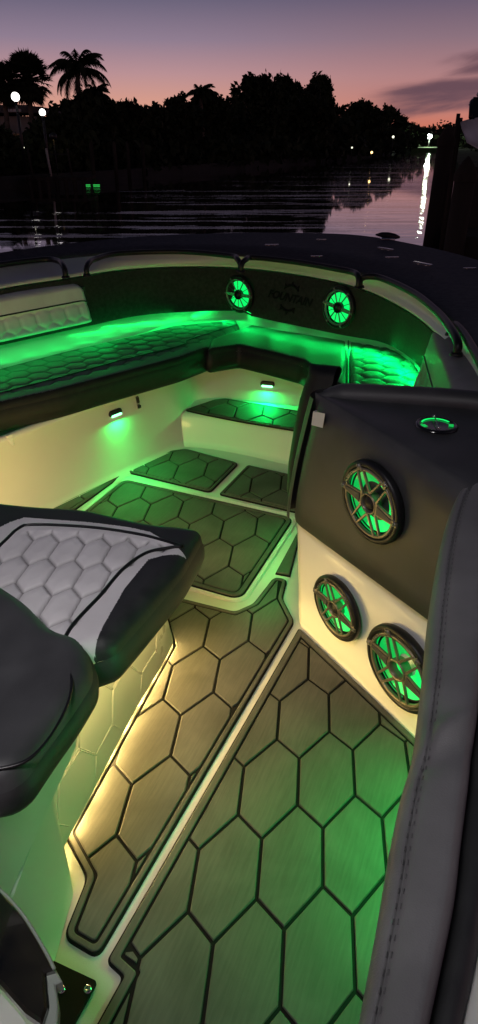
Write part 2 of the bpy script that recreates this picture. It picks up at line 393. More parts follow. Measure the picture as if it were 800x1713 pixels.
# bench base walls and the step
fb = [(-1.75, 1.22), (-1.30, 1.87), (-.811, 2.512), (-.56, 2.837), (-.36, 3.10)]
corner = [(-.30, 3.19), (-.262, 3.30), (-.235, 3.40), (-.15, 3.43), (0, 3.395), (.286, 3.316), (.8, 3.16), (1.1, 2.8)]
pl = [np.array([*p]) for p in fb+corner]
pc = catmull(pl, 90)
bm = bmesh.new()
ctr = np.array([.1, 2.3])
def lean(k): return [np.array([*(p+(ctr-p)/np.linalg.norm(ctr-p)*k)]) for p in pc]
loft(bm, [[(*p, 0.0) for p in lean(.03)], [(*p, .012) for p in lean(.012)], [(*p, .04) for p in lean(.002)], [(*p, .36) for p in lean(-.03)], [(*p, .375) for p in lean(-.012)], [(*p, .378) for p in lean(-.06)]])
part('bench_base', bm, M['gel'], hull, True)
# step
s0 = [(-.345, 3.20), (-.25, 3.19), (-.10, 3.15), (.10, 3.055), (.30, 2.945), (.55, 2.82), (.85, 2.70)]
s1 = [(-.345, 3.36), (-.25, 3.50), (-.10, 3.50), (.10, 3.46), (.30, 3.40), (.55, 3.3), (.95, 3.1)]
sp = catmull([np.array(p) for p in s0], 40); sb = catmull([np.array(p) for p in s1], 40)
bm = bmesh.new()
def sh(P, d): return [p+np.array([.35, 1])*d for p in P]
loft(bm, [[(*p, 0) for p in sh(sp, -.02)], [(*p, .012) for p in sh(sp, -.006)], [(*p, .03) for p in sh(sp, 0)], [(*p, .15) for p in sh(sp, .012)], [(*p, .166) for p in sh(sp, .02)], [(*p, .170) for p in sh(sp, .034)], [(*p, .170) for p in sb]])
part('step', bm, M['gel'], hull, True)

# ------------------------------------------------------------------ foam mats with hexagon grooves
LA = Vector((.1035, .225)); LB = Vector((.1425, .0265)); LS = Vector((.054, -.062))
def matmesh(name, outline, origin, label, z=0.0, border=.026, rad=.02, g=.0040, tongue=None):
    PR = ccw(outline)
    def IN(d): return roundpoly(inset(PR, d), max(rad-d*.6, .006))
    P = IN(0)
    t = thing(name, label, 'floor mat', (*P[0], z), 'grey foam floor mats with hexagon grooves')
    b = bmesh.new(); prism(b, P, z+.001, z+.007, bev=.001)
    core = part('mat_core', b, M['groove'], t)
    bm = bmesh.new()
    Q0 = IN(.0045); Q1 = IN(border-.003)
    Q0b = IN(.0065); Q1b = IN(border-.005)
    n = len(P)
    zz = (z+.0065, z+.011, z+.012, z+.012, z+.011, z+.0065)
    rows = [[(*p, h_) for p in q] for q, h_ in zip((Q0, Q0, Q0b, Q1b, Q1, Q1), zz)]
    V = [[bm.verts.new(p) for p in r] for r in rows]
    for a, c in zip(V[:-1], V[1:]):
        for i in range(n):
            j = (i+1) % n; bm.faces.new((a[i], a[j], c[j], c[i]))
    I = IN(border+.004)
    xs = [p.x for p in I]; ys = [p.y for p in I]
    tris = [[I[k] for k in tr] for tr in tessellate_polygon([[Vector((p.x, p.y, 0)) for p in I]])]
    for i in range(-25, 26):
        for j in range(-25, 26):
            O = Vector(origin)+LA*i+LB*j
            U = lambda a, c: O+LA*a+LB*c
            H = [U(0, 0), U(0, 0)+LS, U(-1, 1), U(-1, 0)+LS, U(-1, 0), U(0, -1)+LS]
            cx = sum((h_.x for h_ in H))/6; cy = sum((h_.y for h_ in H))/6
            if cx < min(xs)-.25 or cx > max(xs)+.25 or cy < min(ys)-.25 or cy > max(ys)+.25: continue
            H = inset(ccw(H), g)
            c = clip(I, H)
            if c:
                c = simplify(c)
                refl = any((c[k]-c[k-1]).cross(c[(k+1) % len(c)]-c[k]) < -2e-5 for k in range(len(c)))
                if refl and abs(cx-P[0].x)+abs(cy-P[0].y) < 9 and min(abs(area2(c)), 1) < .02:
                    for tri in tris:
                        q_ = clip(ccw(tri), H)
                        if q_: prism(bm, q_, z+.0065, z+.012)
                    continue
                qi = inset(c, .0016)
                okb = all((qi[k]-qi[k-1]).dot(c[k]-c[k-1]) > 0 for k in range(len(c)))
                try: prism(bm, c, z+.0065, z+.012, bev=.0016 if okb else 0)
                except ValueError: pass
    if tongue:
        prism(bm, tongue, z+.0065, z+.012, bev=.002)
        c_ = bmesh.new(); prism(c_, [tuple(q) for q in inset(ccw(tongue), -.004)], z+.0012, z+.0065); part('tongue_core', c_, M['groove'], t)
    part('foam_panels', bm, M['eva'], t)
    return t
OR = (.283, 1.056); OL = (-.216, 1.373); OH = (-.259, 2.418)
def X(pts, z=0): return [tuple(at(x, y, z).xy) for x, y in pts]
matmesh('floor_mat', X([(500, 1053), (690, 1233), (830, 1368), (1100, 1500), (1300, 2400), (-100, 2400), (100, 1830), (206, 1638), (178, 1612)]), OR, 'largest grey foam mat along the right side below the console', rad=.012, border=.024)
matmesh('floor_mat', X([(106, 1572), (164, 1607), (493, 1043), (473, 1004), (481, 972), (458, 968), (424, 1012), (393, 1026), (305, 1004), (262, 1000), (283, 1085), (108, 1400), (146, 1472)]), OL, 'long grey foam mat lit yellow beside the quilted seat base', rad=.022, border=.019, tongue=X([(484, 965), (463, 961), (498, 893), (497, 915)]))
TL, TR, BR = at(208, 804).xy, at(492, 869).xy, at(402, 1006).xy
BL = TL+(BR-TR)
matmesh('floor_mat', [TL, TR, BR, BL], OH, 'large green lit foam hatch mat in the middle of the bow floor', rad=.045, border=.024)
OF = Vector(at(352, 797).xy)
matmesh('floor_mat', X([(209, 791), (283, 757), (312, 753), (400, 777), (352, 826)]), Vector(at(283, 773).xy), 'small trapezoid foam mat at the foot of the bow step, left of two', rad=.03, border=.018)
matmesh('floor_mat', X([(366, 829), (414, 780), (600, 822), (600, 884)]), Vector(at(452, 790).xy), 'small foam mat at the foot of the bow step beside the console', rad=.02, border=.018)
matmesh('floor_mat', X([(202, 799), (60, 863), (20, 905), (122, 858)]), Vector(at(130, 830).xy), 'narrow wedge of foam mat along the port bench base', rad=.01, border=.02)
matmesh('step_mat', X([(309, 688), (358, 671), (378, 669), (494, 689), (580, 705), (580, 744), (491, 722), (400, 707), (345, 696)], .17), Vector(at(380, 678, .17).xy), 'grey foam mat on top of the raised bow step', z=.17, rad=.02, border=.016)
# white frame rim round the hatch
bm = bmesh.new()
HP = roundpoly([TL, TR, BR, BL], .05)
HO = inset(HP, -.022)
rows = [[(*p, z_) for p in q] for q, z_ in ((inset(HP, -.004), .002), (inset(HP, -.005), .008), (inset(HP, -.009), .0095), (inset(HP, -.012), .0075), (inset(HP, -.017), .0075), (inset(HP, -.019), .0095), (HO, .002))]
V = [[bm.verts.new(p) for p in r] for r in rows]
for a, c in zip(V[:-1], V[1:]):
    for i in range(len(a)):
        j = (i+1) % len(a); bm.faces.new((a[i], a[j], c[j], c[i]))
o = mesh_obj('hatch_frame', bm, M['gel'])
tag(o, 'white raised frame running round the large hatch mat', 'hatch frame')

# ------------------------------------------------------------------ cushions
def hexd(u, v):                            # distance to the nearest edge of a unit hexagon lattice
    s3 = math.sqrt(3)
    a = np.stack([u, v], -1); r = np.array([1., s3]); h2 = r*.5
    p = np.mod(a, r)-h2; q = np.mod(a-h2, r)-h2
    g = np.where((np.sum(p*p, -1) < np.sum(q*q, -1))[..., None], p, q)
    g = np.abs(g)
    return .5-np.maximum(g[..., 0], g[..., 0]*.5+g[..., 1]*s3/2)
def quilt(x, y, ang, w, l, depth, sharp=.13):
    c, s = math.cos(ang), math.sin(ang)
    u = (x*c+y*s)/w; v = (-x*s+y*c)/l
    d = hexd(u, v)
    return depth*(np.minimum(1, (np.clip(d, 0, .5)/.26))**.5-1)-depth*.6*np.exp(-(d/.04)**2)
def seamw(x, y, ang, w, l, k=.032):
    c, s = math.cos(ang), math.sin(ang)
    return np.exp(-(hexd((x*c+y*s)/w, (-x*s+y*c)/l)/k)**2)
def sdist(PX, PY, P):
    A = np.array([(p[0], p[1]) for p in P]); B = np.roll(A, -1, 0)
    best = np.full(PX.shape, 1e9); nx = np.zeros(PX.shape); ny = np.zeros(PX.shape); ins = np.zeros(PX.shape, bool)
    for (ax, ay), (bx_, by) in zip(A, B):
        dx, dy = bx_-ax, by-ay; L = dx*dx+dy*dy+1e-12
        tt = np.clip(((PX-ax)*dx+(PY-ay)*dy)/L, 0, 1)
        qx, qy = ax+tt*dx, ay+tt*dy; dd = np.hypot(PX-qx, PY-qy)
        m_ = dd < best; best = np.where(m_, dd, best); nx = np.where(m_, qx, nx); ny = np.where(m_, qy, ny)
        cr_ = ((ay > PY) != (by > PY)) & (PX < dx*(PY-ay)/(by-ay+1e-12)+ax)
        ins ^= cr_
    return np.where(ins, best, -best), nx, ny
def cushion(t, outline, z0, z1, rad, cell=.008, qf=None, topmat=None, sidemat=None, hf=None, regions=None, crown=.0, names=('top_cover', 'side_cover'), bulge=.008, snap=None, seam=None):
    """height-field cushion: grid top with rounded edge, skirt down to z0; regions(x,y,d)->material slot"""
    P = outline
    x0, x1 = min(p[0] for p in P), max(p[0] for p in P); y0, y1 = min(p[1] for p in P), max(p[1] for p in P)
    nx_, ny_ = int((x1-x0)/cell)+3, int((y1-y0)/cell)+3
    gx = x0-cell+np.arange(nx_)*cell; gy = y0-cell+np.arange(ny_)*cell
    PX, PY = np.meshgrid(gx, gy, indexing='ij')
    D, NX, NY = sdist(PX, PY, P)
    inside = D > cell*.25
    need = np.zeros(D.shape, bool)
    cells = []
    for i in range(nx_-1):
        for j in range(ny_-1):
            c = inside[i, j]+inside[i+1, j]+inside[i, j+1]+inside[i+1, j+1]
            if c: cells.append((i, j))
    QX = np.where(inside, PX, NX); QY = np.where(inside, PY, NY); DD = np.where(inside, D, 0)
    if snap is not None:
        d2, sx_, sy_ = sdist(QX, QY, snap)
        k_ = (np.abs(d2) < cell*.52) & inside & (D > cell*.8)
        QX = np.where(k_, sx_, QX); QY = np.where(k_, sy_, QY)
    Z = z1+np.where(DD < rad, -rad+np.sqrt(np.maximum(rad*rad-(rad-np.minimum(DD, rad))**2, 0)), 0)
    Z = Z+crown*(1-np.exp(-DD/.12))
    if qf is not None: Z = Z+qf(QX, QY, DD)
    if hf is not None: Z = Z+hf(QX, QY)
    if regions is not None:
        cxm = (QX[:-1, :-1]+QX[1:, 1:]+QX[1:, :-1]+QX[:-1, 1:])/4; cym = (QY[:-1, :-1]+QY[1:, 1:]+QY[1:, :-1]+QY[:-1, 1:])/4
        RG = regions(cxm, cym, None)
    bm = bmesh.new(); vid = {}; lay = bm.verts.layers.float.new('seam')
    SE = seam(QX, QY, DD) if seam is not None else np.zeros(Z.shape)
    def vtx(i, j):
        if (i, j) not in vid: vid[(i, j)] = bm.verts.new((QX[i, j], QY[i, j], Z[i, j])); vid[(i, j)][lay] = float(SE[i, j])
        return vid[(i, j)]
    for i, j in cells:
        vs_ = [vtx(i, j), vtx(i+1, j), vtx(i+1, j+1), vtx(i, j+1)]
        try: f = bm.faces.new(vs_)
        except ValueError: continue
        f.smooth = True
        if regions is not None:
            f.material_index = int(RG[i, j])
    bmesh.ops.remove_doubles(bm, verts=bm.verts, dist=cell*.12)
    mats = topmat if isinstance(topmat, list) else [topmat]
    top = part(names[0], bm, mats, t)
    # skirt
    bm = bmesh.new()
    n = 160
    PP = catmull([(p[0], p[1]) for p in P], n, True) if len(P) < 12 else None
    ring = [np.array((p[0], p[1])) for p in P]
    # resample outline straight
    L = [0]; A = ring+[ring[0]]
    for a, b in zip(A[:-1], A[1:]): L.append(L[-1]+np.linalg.norm(b-a))
    s = np.linspace(0, L[-1], n+1)[:-1]; Ax = np.array(A)
    rs = [np.array([np.interp(q, L, Ax[:, 0]), np.interp(q, L, Ax[:, 1])]) for q in s]
    V2 = [Vector(p) for p in rs]
    if area2(V2) < 0: V2 = V2[::-1]
    def hz_(p): return float(hf(np.array(p[0]), np.array(p[1]))) if hf is not None else 0.
    rows = []
    hh = z1-rad-z0
    for k, (off, zz) in enumerate(((0.0, 1.0), (bulge*.7, .85), (bulge, .55), (bulge*.8, .3), (0, .08), (-.015, 0.0))):
        q = inset(V2, -off)
        rows.append([(p.x, p.y, z0+hh*zz+hz_(p)*zz) for p in q])
    loft(bm, rows, closed=True, flip=True)
    part(names[1], bm, sidemat, t)
    return top
def line_on(t, pts, r, m, name='piping', n=60):
    bm = bmesh.new(); tube(bm, catmull([tuple(p) for p in pts], n), r, 6)
    return part(name, bm, m, t, True)

# port bench cushion
ZC = .50
A_ = [at(x, y, ZC).xy for x, y in [(-300, 757), (0, 674), (100, 652), (211, 622), (302, 598), (352, 580), (358, 563), (402, 546), (398, 533), (290, 543), (200, 565), (100, 588), (0, 614), (-250, 690)]]
A_ = roundpoly(A_, .03)
benchang = R(49)
t = thing('bench_cushion', 'long dark green lit bench cushion with quilted hexagons along port side', 'seat cushion', (*at(150, 620, .4),), 'bow seat cushions')
fr = [at(x, y, ZC).xy for x, y in [(-300, 757), (0, 674), (100, 652), (211, 622), (302, 598), (352, 580)]]
def frontd(px_, py_, fr=fr):
    best = np.full(np.shape(px_), 1e9)
    for a, b in zip(fr[:-1], fr[1:]):
        d = b-a; L = d.length_squared
        tt = np.clip(((px_-a.x)*d.x+(py_-a.y)*d.y)/L, 0, 1)
        best = np.minimum(best, np.hypot(px_-a.x-tt*d.x, py_-a.y-tt*d.y))
    return best
def polyd(fr_):
    return lambda x, y: frontd(x, y, fr_)
def qA(x, y, d):
    k = np.clip((d-.02)/.02, 0, 1)*np.clip((frontd(x, y)-.082)/.01, 0, 1)
    return quilt(x, y, R(49), .10, .10, .0045)*k
cushion(t, A_, .375, ZC, .03, .0055, qA, [M['stitched_bow_vinyl'], M['vinyl_deep']], M['vinyl_deep'], regions=lambda x, y, d: np.where(frontd(x, y) < .020, 1, 0), names=('quilted_top', 'front_bolster'), bulge=.012, seam=lambda x, y, d: seamw(x, y, R(49), .10, .10, .05)*np.clip((frontd(x, y)-.085)/.01, 0, 1))
def on(pts, z): return [at(x, y, z) for x, y in pts]
line_on(t, [p+Vector((0, 0, .001)) for p in on([(-290, 736), (0, 658), (100, 632), (200, 604), (304, 578), (316, 569), (396, 543)], ZC)], .0035, M['piping'])

# centre plain cushion
B_ = [at(x, y, ZC).xy for x, y in [(346, 585), (352, 566), (402, 548), (420, 541), (480, 552), (582, 568), (580, 650), (545, 632), (505, 602), (440, 586), (400, 577)]]
B_ = roundpoly(B_, .02)
t = thing('bow_cushion', 'plain smooth cushion across the point of the bow', 'seat cushion', (*at(480, 580, .4),), 'bow seat cushions')
frB = [at(x, y, ZC).xy for x, y in [(346, 585), (400, 577), (440, 586), (505, 602), (545, 632), (580, 650)]]
cushion(t, B_, .375, ZC-.001, .028, .006, None, [M['vinyl_bow'], M['vinyl_deep']], M['vinyl_deep'], regions=lambda x, y, d: np.where(frontd(x, y, frB) < .022, 1, 0), names=('top_cover', 'front_bolster'), bulge=.012)
# starboard quilted cushion
C_ = [at(x, y, ZC).xy for x, y in [(585, 568), (602, 560), (645, 575), (694, 606), (716, 640), (728, 690), (590, 690)]]
C_ = roundpoly(C_, .02)
t = thing('quilted_cushion', 'bright green lit quilted cushion behind the console on starboard side', 'seat cushion', (*at(650, 620, .4),), 'bow seat cushions')
def qC(x, y, d): return quilt(x, y, R(20), .105, .105, .0065)*np.clip((d-.012)/.015, 0, 1)
cushion(t, C_, .375, ZC+.004, .025, .007, qC, M['stitched_bow_vinyl'], M['vinyl_deep'], names=('quilted_top', 'front_bolster'), bulge=.01, seam=lambda x, y, d: seamw(x, y, R(20), .105, .105, .045))
line_on(t, [p for p in on([(583, 565), (583, 600), (582, 655)], ZC+.003)], .004, M['piping'], n=20)

# side backrests against the coaming: slabs standing on the ledge
def backrest(name, label, a, b, zb, zt, th, inward, split=.62, qang=0, cap='both', pitchin=.06, vm='vinyl_pale'):
    a, b = Vector(a), Vector(b); L = (b-a).length; u = (b-a).normalized(); nrm = Vector(inward).normalized()
    t = thing(name, label, 'backrest', (a.x, a.y, zb))
    nu, nv = int(L/.008), 46
    H = zt-zb
    def surf(i, j):
        s = i/nu*L; v = j/nv
        e = min(s, L-s) if cap == 'both' else L-s
        er = .045
        edge = 1-(1-min(e/er, 1))**2
        prof = math.sin(min(v/.12, 1)*math.pi/2)*math.sin(min((1-v)/.14, 1)*math.pi/2)
        thk = th*(.25+.75*math.sqrt(max(edge, 0)))*(prof**.5)
        hz_ = v*H
        dd = 0
        if v < split-.03 and .03 < v:
            dd = float(quilt(np.array(s), np.array(hz_), qang, .085, .085, .008))*min((split-.03-v)/.04, 1)*min(e/.02, 1)
        p = a+u*s+nrm*(thk+dd+pitchin*(0-v))
        # rounded upper corner at the free end
        zoff = 0
        if e < .07: zoff = -(1-math.sqrt(max(0, 1-(1-e/.07)**2)))*.06*v
        return (p.x, p.y, zb+hz_+zoff)
    rows = [[surf(i, j) for i in range(nu+1)] for j in range(nv+1)]
    ks = int(nv*split)
    bm = bmesh.new(); loft(bm, rows[:ks+1]); part('quilted_face', bm, M[vm], t)
    bm = bmesh.new(); loft(bm, rows[ks:])
    back = [[(p[0]-nrm.x*(.02), p[1]-nrm.y*.02, p[2]) for p in rows[-1]]]
    part('top_roll', bm, M[vm], t)
    bm = bmesh.new(); tube(bm, [Vector(p)+Vector((*nrm, 0))*.001 for p in rows[ks]], .0035, 6); part('piping', bm, M['piping'], t, True)
    bm = bmesh.new(); prism(bm, [a, b, b-nrm*.05, a-nrm*.05], zb, zt-.03); part('back_board', bm, M['vinyl_black'], t)
    return t
pa, pb = at(-240, 640, .53).xy, at(150, 551, .53).xy
du = (pb-pa).normalized(); nin = Vector((du.y, -du.x))
backrest('backrest', 'pale quilted backrest on the port side of the bow', pa, pb, .57, .775, .07, nin, .60)
pb = at(757, 556, .785).xy; pa = at(850, 760, .785).xy
du = (pb-pa).normalized(); nin = Vector((-du.y, du.x))

backrest('backrest', 'grey quilted backrest with rounded end on the starboard side', pa, pb, .53, .83, .13, nin, .60, vm='vinyl_grey')

# ------------------------------------------------------------------ grab rails
def rail(label, pts, z, r=.0135, ends=(1, 1)):
    P = [at(x, y, z) for x, y in pts]
    Q = [tuple(p) for p in P]
    if ends[0]: Q = [tuple(P[0]+Vector((0, 0, -.05)))]+[tuple(P[0]+Vector((0, 0, -.018)))]+Q[0:0]+[tuple(P[0]*.7+P[1]*.3)]+Q[1:]
    if ends[1]: Q = Q[:-1]+[tuple(P[-1]*.7+P[-2]*.3), tuple(P[-1]+Vector((0, 0, -.018))), tuple(P[-1]+Vector((0, 0, -.05)))]
    t = thing('grab_rail', label, 'grab rail', Q[0], 'black grab rails round the bow')
    bm = bmesh.new(); tube(bm, catmull(Q, 90), r, 10); part('tube', bm, M['blackmetal'], t, True)
    for k, e in enumerate(ends):
        if e:
            q = P[0] if k == 0 else P[-1]
            bm = bmesh.new(); lathe(bm, [(0, .006), (.017, .006), (.02, 0), (.02, -.004)], Matrix.Translation(q+Vector((0, 0, -.048))), 20); part('end_flange', bm, M['blackmetal'], t, True)
ZR = .874
rail('short black grab rail on the port side at the picture edge', [(-260, 500), (-100, 462), (0, 443), (75, 434), (98, 437), (108, 446)], ZR, ends=(0, 1))
rail('long black grab rail curving along the port bow above the coaming', [(144, 443), (160, 433), (200, 424), (300, 421), (385, 428), (402, 436)], ZR)
rail('black grab rail above the two coaming speakers', [(404, 437), (425, 431), (500, 439), (575, 452), (592, 456), (601, 462)], ZR)
rail('black grab rail curving round the starboard bow corner', [(604, 461), (640, 466), (690, 489), (730, 520), (768, 566)], ZR, ends=(1, 1))
rail('black grab rail continuing aft along the starboard gunwale', [(758, 536), (785, 572), (815, 630), (840, 700)], ZR-.01, .013, ends=(1, 0))

# ------------------------------------------------------------------ speakers
def frame(p, n, roll=0, upv=Vector((0, 0, 1))):
    n = Vector(n).normalized(); u = upv.cross(n).normalized(); v = n.cross(u)
    Mx = Matrix(((u.x, v.x, n.x, p[0]), (u.y, v.y, n.y, p[1]), (u.z, v.z, n.z, p[2]), (0, 0, 0, 1)))
    return Mx@Matrix.Rotation(roll, 4, 'Z')
def bar(bm, p, q, w, z0, z1, Mx, w2=None, bev=.0015, zt=0):
    p, q = Vector(p), Vector(q); d = (q-p).normalized(); n = Vector((-d.y, d.x)); w2 = w2 or w
    prism(bm, [p-n*w/2, q-n*w2/2, q+n*w2/2, p+n*w/2], z0, z1, Mx, bev)
def textmesh(txt, size, ext, bold=0, shear=0):
    cu = bpy.data.curves.new('t', 'FONT'); cu.body = txt; cu.size = size; cu.extrude = ext; cu.align_x = 'CENTER'; cu.align_y = 'CENTER'; cu.offset = bold; cu.shear = shear
    o = bpy.data.objects.new('t', cu); C.objects.link(o); bpy.context.view_layer.update()
    me = bpy.data.meshes.new_from_object(o); bpy.data.objects.remove(o); return me
def text_part(name, txt, size, ext, Mx, m, parent, bold=0, shear=0, sx=1, warp=None):
    me = textmesh(txt, size, ext, bold, shear); bm = bmesh.new(); bm.from_mesh(me)
    for v in bm.verts:
        v.co.x *= sx
        if warp: v.co = warp(v.co)
        v.co = Mx@v.co
    return part(name, bm, m, parent)
def speaker(label, p, n, rad, roll=0, big=False, style='sport', dome=True):
    Mx = frame(p, n, roll); s = rad
    t = thing('speaker', label, 'speaker', p, 'green lit round speakers')
    gm = M['bronze'] if style == 'sport' else M['darkgrille']
    bm = bmesh.new()
    lathe(bm, [(s*.70, 0), (s*1.0, 0), (s*1.03, s*.05), (s*1.03, s*.15), (s*1.0, s*.20), (s*.93, s*.22), (s*.885, s*.20), (s*.88, s*.13), (s*.86, s*.05)], Mx, 64)
    part('mounting_ring', bm, M['blackmetal'], t, True)
    bm = bmesh.new(); lathe(bm, [(s*.9, s*.04), (s*.82, s*.03), (s*.80, s*.06), (s*.75, s*.06), (s*.73, s*.03), (s*.70, -.0)], Mx, 64)
    part('surround', bm, M['basket'], t, True)
    bm = bmesh.new()
    if style == 'sport':
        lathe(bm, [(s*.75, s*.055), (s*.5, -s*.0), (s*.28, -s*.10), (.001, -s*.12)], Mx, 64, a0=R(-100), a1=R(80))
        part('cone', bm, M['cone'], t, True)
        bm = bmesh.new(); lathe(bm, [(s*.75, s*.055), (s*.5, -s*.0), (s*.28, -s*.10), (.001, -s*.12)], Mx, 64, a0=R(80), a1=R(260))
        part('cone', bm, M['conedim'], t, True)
        # thin glow ring just inside the grille
        bm = bmesh.new(); lathe(bm, [(s*.845, s*.055), (s*.80, s*.052)], Mx, 40, a0=R(115), a1=R(285)); part('glow_ring', bm, M['conedim'], t, True)
    else:
        lathe(bm, [(s*.72, s*.06), (s*.28, -s*.04), (.001, -s*.06)], Mx, 64)
        part('cone', bm, M['cone'], t, True)
    # hub
    bm = bmesh.new()
    lathe(bm, [(s*.25, s*.0), (s*.27, s*.20), (s*.26, s*.235), (s*.235, s*.24), (s*.21, s*.215), (s*.20, s*.12)], Mx, 40)
    part('hub_ring', bm, gm if style == 'sport' else M['blackmetal'], t, True)
    bm = bmesh.new()
    if dome: lathe(bm, [(s*.21, s*.14), (s*.15, s*.20), (s*.08, s*.235), (.0005, s*.245)], Mx, 32); part('tweeter_dome', bm, M['blackmetal'], t, True)
    else:
        lathe(bm, [(s*.21, s*.03), (s*.10, s*.0), (.0005, s*.0)], Mx, 32, a0=R(-120), a1=R(60)); part('dust_cap', bm, M['conedim'], t, True)
        bm = bmesh.new(); lathe(bm, [(s*.21, s*.03), (s*.13, s*.015)], Mx, 20, a0=R(160), a1=R(250)); part('dust_cap', bm, M['cone'], t, True)
    # grille
    bm = bmesh.new()
    z0, z1 = s*.17, s*.225
    lathe(bm, [(s*.865, z0-s*.05), (s*.87, z1-.002), (s*.85, z1), (s*.80, z1), (s*.785, z1-.002), (s*.785, z0-s*.02)], Mx, 64)
    for k in (0, 180):
        a = R(k); d = Vector((math.cos(a), math.sin(a)))
        bar(bm, d*s*.24, d*s*.93, s*.34 if style == 'sport' else s*.2, z0, z1-.0005, Mx, s*.17)
        bar(bm, d*s*.80, d*s*1.0, s*.15, z0, z1+s*.015, Mx, s*.13)
    for k in (60, 120, 240, 300):
        a = R(k); d = Vector((math.cos(a), math.sin(a))); nn = Vector((-d.y, d.x))
        if style == 'sport':
            for sg in (-1, 1):
                bar(bm, d*s*.24+nn*sg*s*.14, d*s*.86+nn*sg*s*.10, s*.068, z0, z1, Mx, s*.058)
            if k in (60, 120):
                bar(bm, d*s*.80, d*s*.97, s*.2, z0, z1+s*.02, Mx, s*.13)
        else:
            bar(bm, d*s*.24, d*s*.99, s*.05, z0, z1, Mx, s*.07)
    if style == 'wire':
        for k in (30, 90, 150, 210, 270, 330):
            a = R(k); d = Vector((math.cos(a), math.sin(a))); bar(bm, d*s*.24, d*s*.80, s*.03, z0, z1-.001, Mx, s*.03)
    part('grille', bm, gm, t)
    if style == 'sport':
        # dark inlays on the broad arms
        for k in (0, 180):
            bm = bmesh.new(); a = R(k); d = Vector((math.cos(a), math.sin(a)))
            bar(bm, d*s*.30, d*s*.86, s*.24, z1-.0005, z1+.0015, Mx, s*.085, bev=.0008)
            part('arm_inlay', bm, M['vinyl_char'], t)
    for k in ((0, 60, 120, 180) if style == 'sport' else (60, 120, 180, 240, 300, 0)):
        bm = bmesh.new(); a = R(k); lathe(bm, [(s*.055, z1), (s*.052, z1+s*.035), (s*.03, z1+s*.035), (s*.026, z1+s*.01), (.0003, z1+s*.01)], Mx@Matrix.Translation((math.cos(a)*s*.92, math.sin(a)*s*.92, 0)), 12)
        part('screw', bm, M['darkgrille'], t, True)
    if style == 'sport':
        text_part('lettering', 'JL AUDIO', s*.10, .0004, Mx@Matrix.Rotation(R(-180-90+60+6), 4, 'Z')@Matrix.Rotation(R(90), 4, 'Z')@Matrix.Translation((0, 0, z1+.0008)), M['steel'], t,
                  warp=lambda c: Vector(((s*.835)*math.sin(c.x/(s*.835)), -(s*.835-c.y)*math.cos(c.x/(s*.835)), c.z)))
    return t
# console side plane
P0 = Vector((.207, 1.702, 0)); P1 = Vector((.469, 1.251, 0))
cu_ = (P1-P0).normalized(); 
P0t = Vector((.172, 1.634, .45))
vdir = Vector((-.028, -.016, .45)).normalized()
cn = cu_.cross(vdir).normalized()
if cn.dot(Vector((0, 0, CAMH))-P0) < 0: cn = -cn
def onc(x, y, off=0): return onplane(x, y, P0+cn*off, cn)

speaker('upper console speaker on the black upholstered panel', onc(628, 838, .035), cn, .100, roll=R(-6))
speaker('middle speaker on the white lower console beside the mat', onc(568, 1015, .012), cn, .098, roll=R(-6))
speaker('largest speaker low on the console, partly behind the grey bolster', onc(676, 1115, .012), cn, .118, roll=R(-8), big=True, dome=False)
# coaming speakers
from mathutils.bvhtree import BVHTree
def rows_bvh(rows):
    V = [Vector(tuple(p)) for r in rows for p in r]; m_ = len(rows[0])
    return BVHTree.FromPolygons(V, [(k*m_+i, k*m_+i+1, (k+1)*m_+i+1, (k+1)*m_+i) for k in range(len(rows)-1) for i in range(m_-1)])
co_bvh = rows_bvh([coam_bot, coam_top])
def near_co(x, y, off=.012):
    d = Vector(ray(x, y)).normalized(); p, n, _, _ = co_bvh.ray_cast(Vector((0, 0, CAMH)), d)
    if n.dot(d) > 0: n = -n
    return p+n*off, n
p, n = near_co(404, 491); speaker('left of the two speakers in the dark coaming panel', p, n, .098, style='wire', roll=R(0))
p, n = near_co(572, 514); speaker('right of the two speakers in the dark coaming panel', p, n, .098, style='wire', roll=R(-8))
# lettering on the coaming
_nm = len(bpy.data.objects); p, n = near_co(485, 499, .0); nlet = n.copy(); Mx = frame(p, n, R(-2))
text_part('lettering', 'FOUNTAIN', .055, .0012, Mx, M['emboss'], coaming, bold=.0022, shear=.25, sx=1.05)
for a0, a1 in ((40, 140), (220, 320)):
    bm = bmesh.new(); lathe(bm, [(.058, .0), (.058, .0025), (.070, .0025), (.070, 0)], Mx, 24, a0=R(a0), a1=R(a1))
    for a in (a0+15, a0+50, a0+85):
        q = Vector((math.cos(R(a)), math.sin(R(a)))); bar(bm, q*.066, q*.084, .018, 0, .0028, Mx, .004, bev=.0005)
    part('emblem', bm, M['emboss'], coaming)

for o in [c_ for c_ in bpy.data.objects if c_.name.startswith('lettering') or c_.name.startswith('emblem')]:
    if o.parent != coaming: continue
    for v in o.data.vertices:
        c_ = v.co.copy(); zl_ = max(0, (c_-p).dot(nlet)); h_ = co_bvh.ray_cast(c_+nlet*.15, -nlet)[0]
        if h_ is not None: v.co = h_+nlet*(.0025+zl_)
# ------------------------------------------------------------------ console
con = thing('console', 'white console with black upholstered upper part and top', 'console', tuple(P0))
# frame of the side plane in coordinates (s along cu_, h along vdir)
def S(s, h, off=0): return P0+cu_*s+vdir*h+cn*off
def sh_(x, y):
    q = onc(x, y)-P0; return q.dot(cu_), (q-cu_*q.dot(cu_)).dot(vdir)
e0 = sh_(500, 868); e1 = sh_(706, 1016)
c0 = sh_(545, 668); c1 = sh_(766, 806)
back = Vector((.92, .30, 0)).normalized()          # direction away from the side into the console
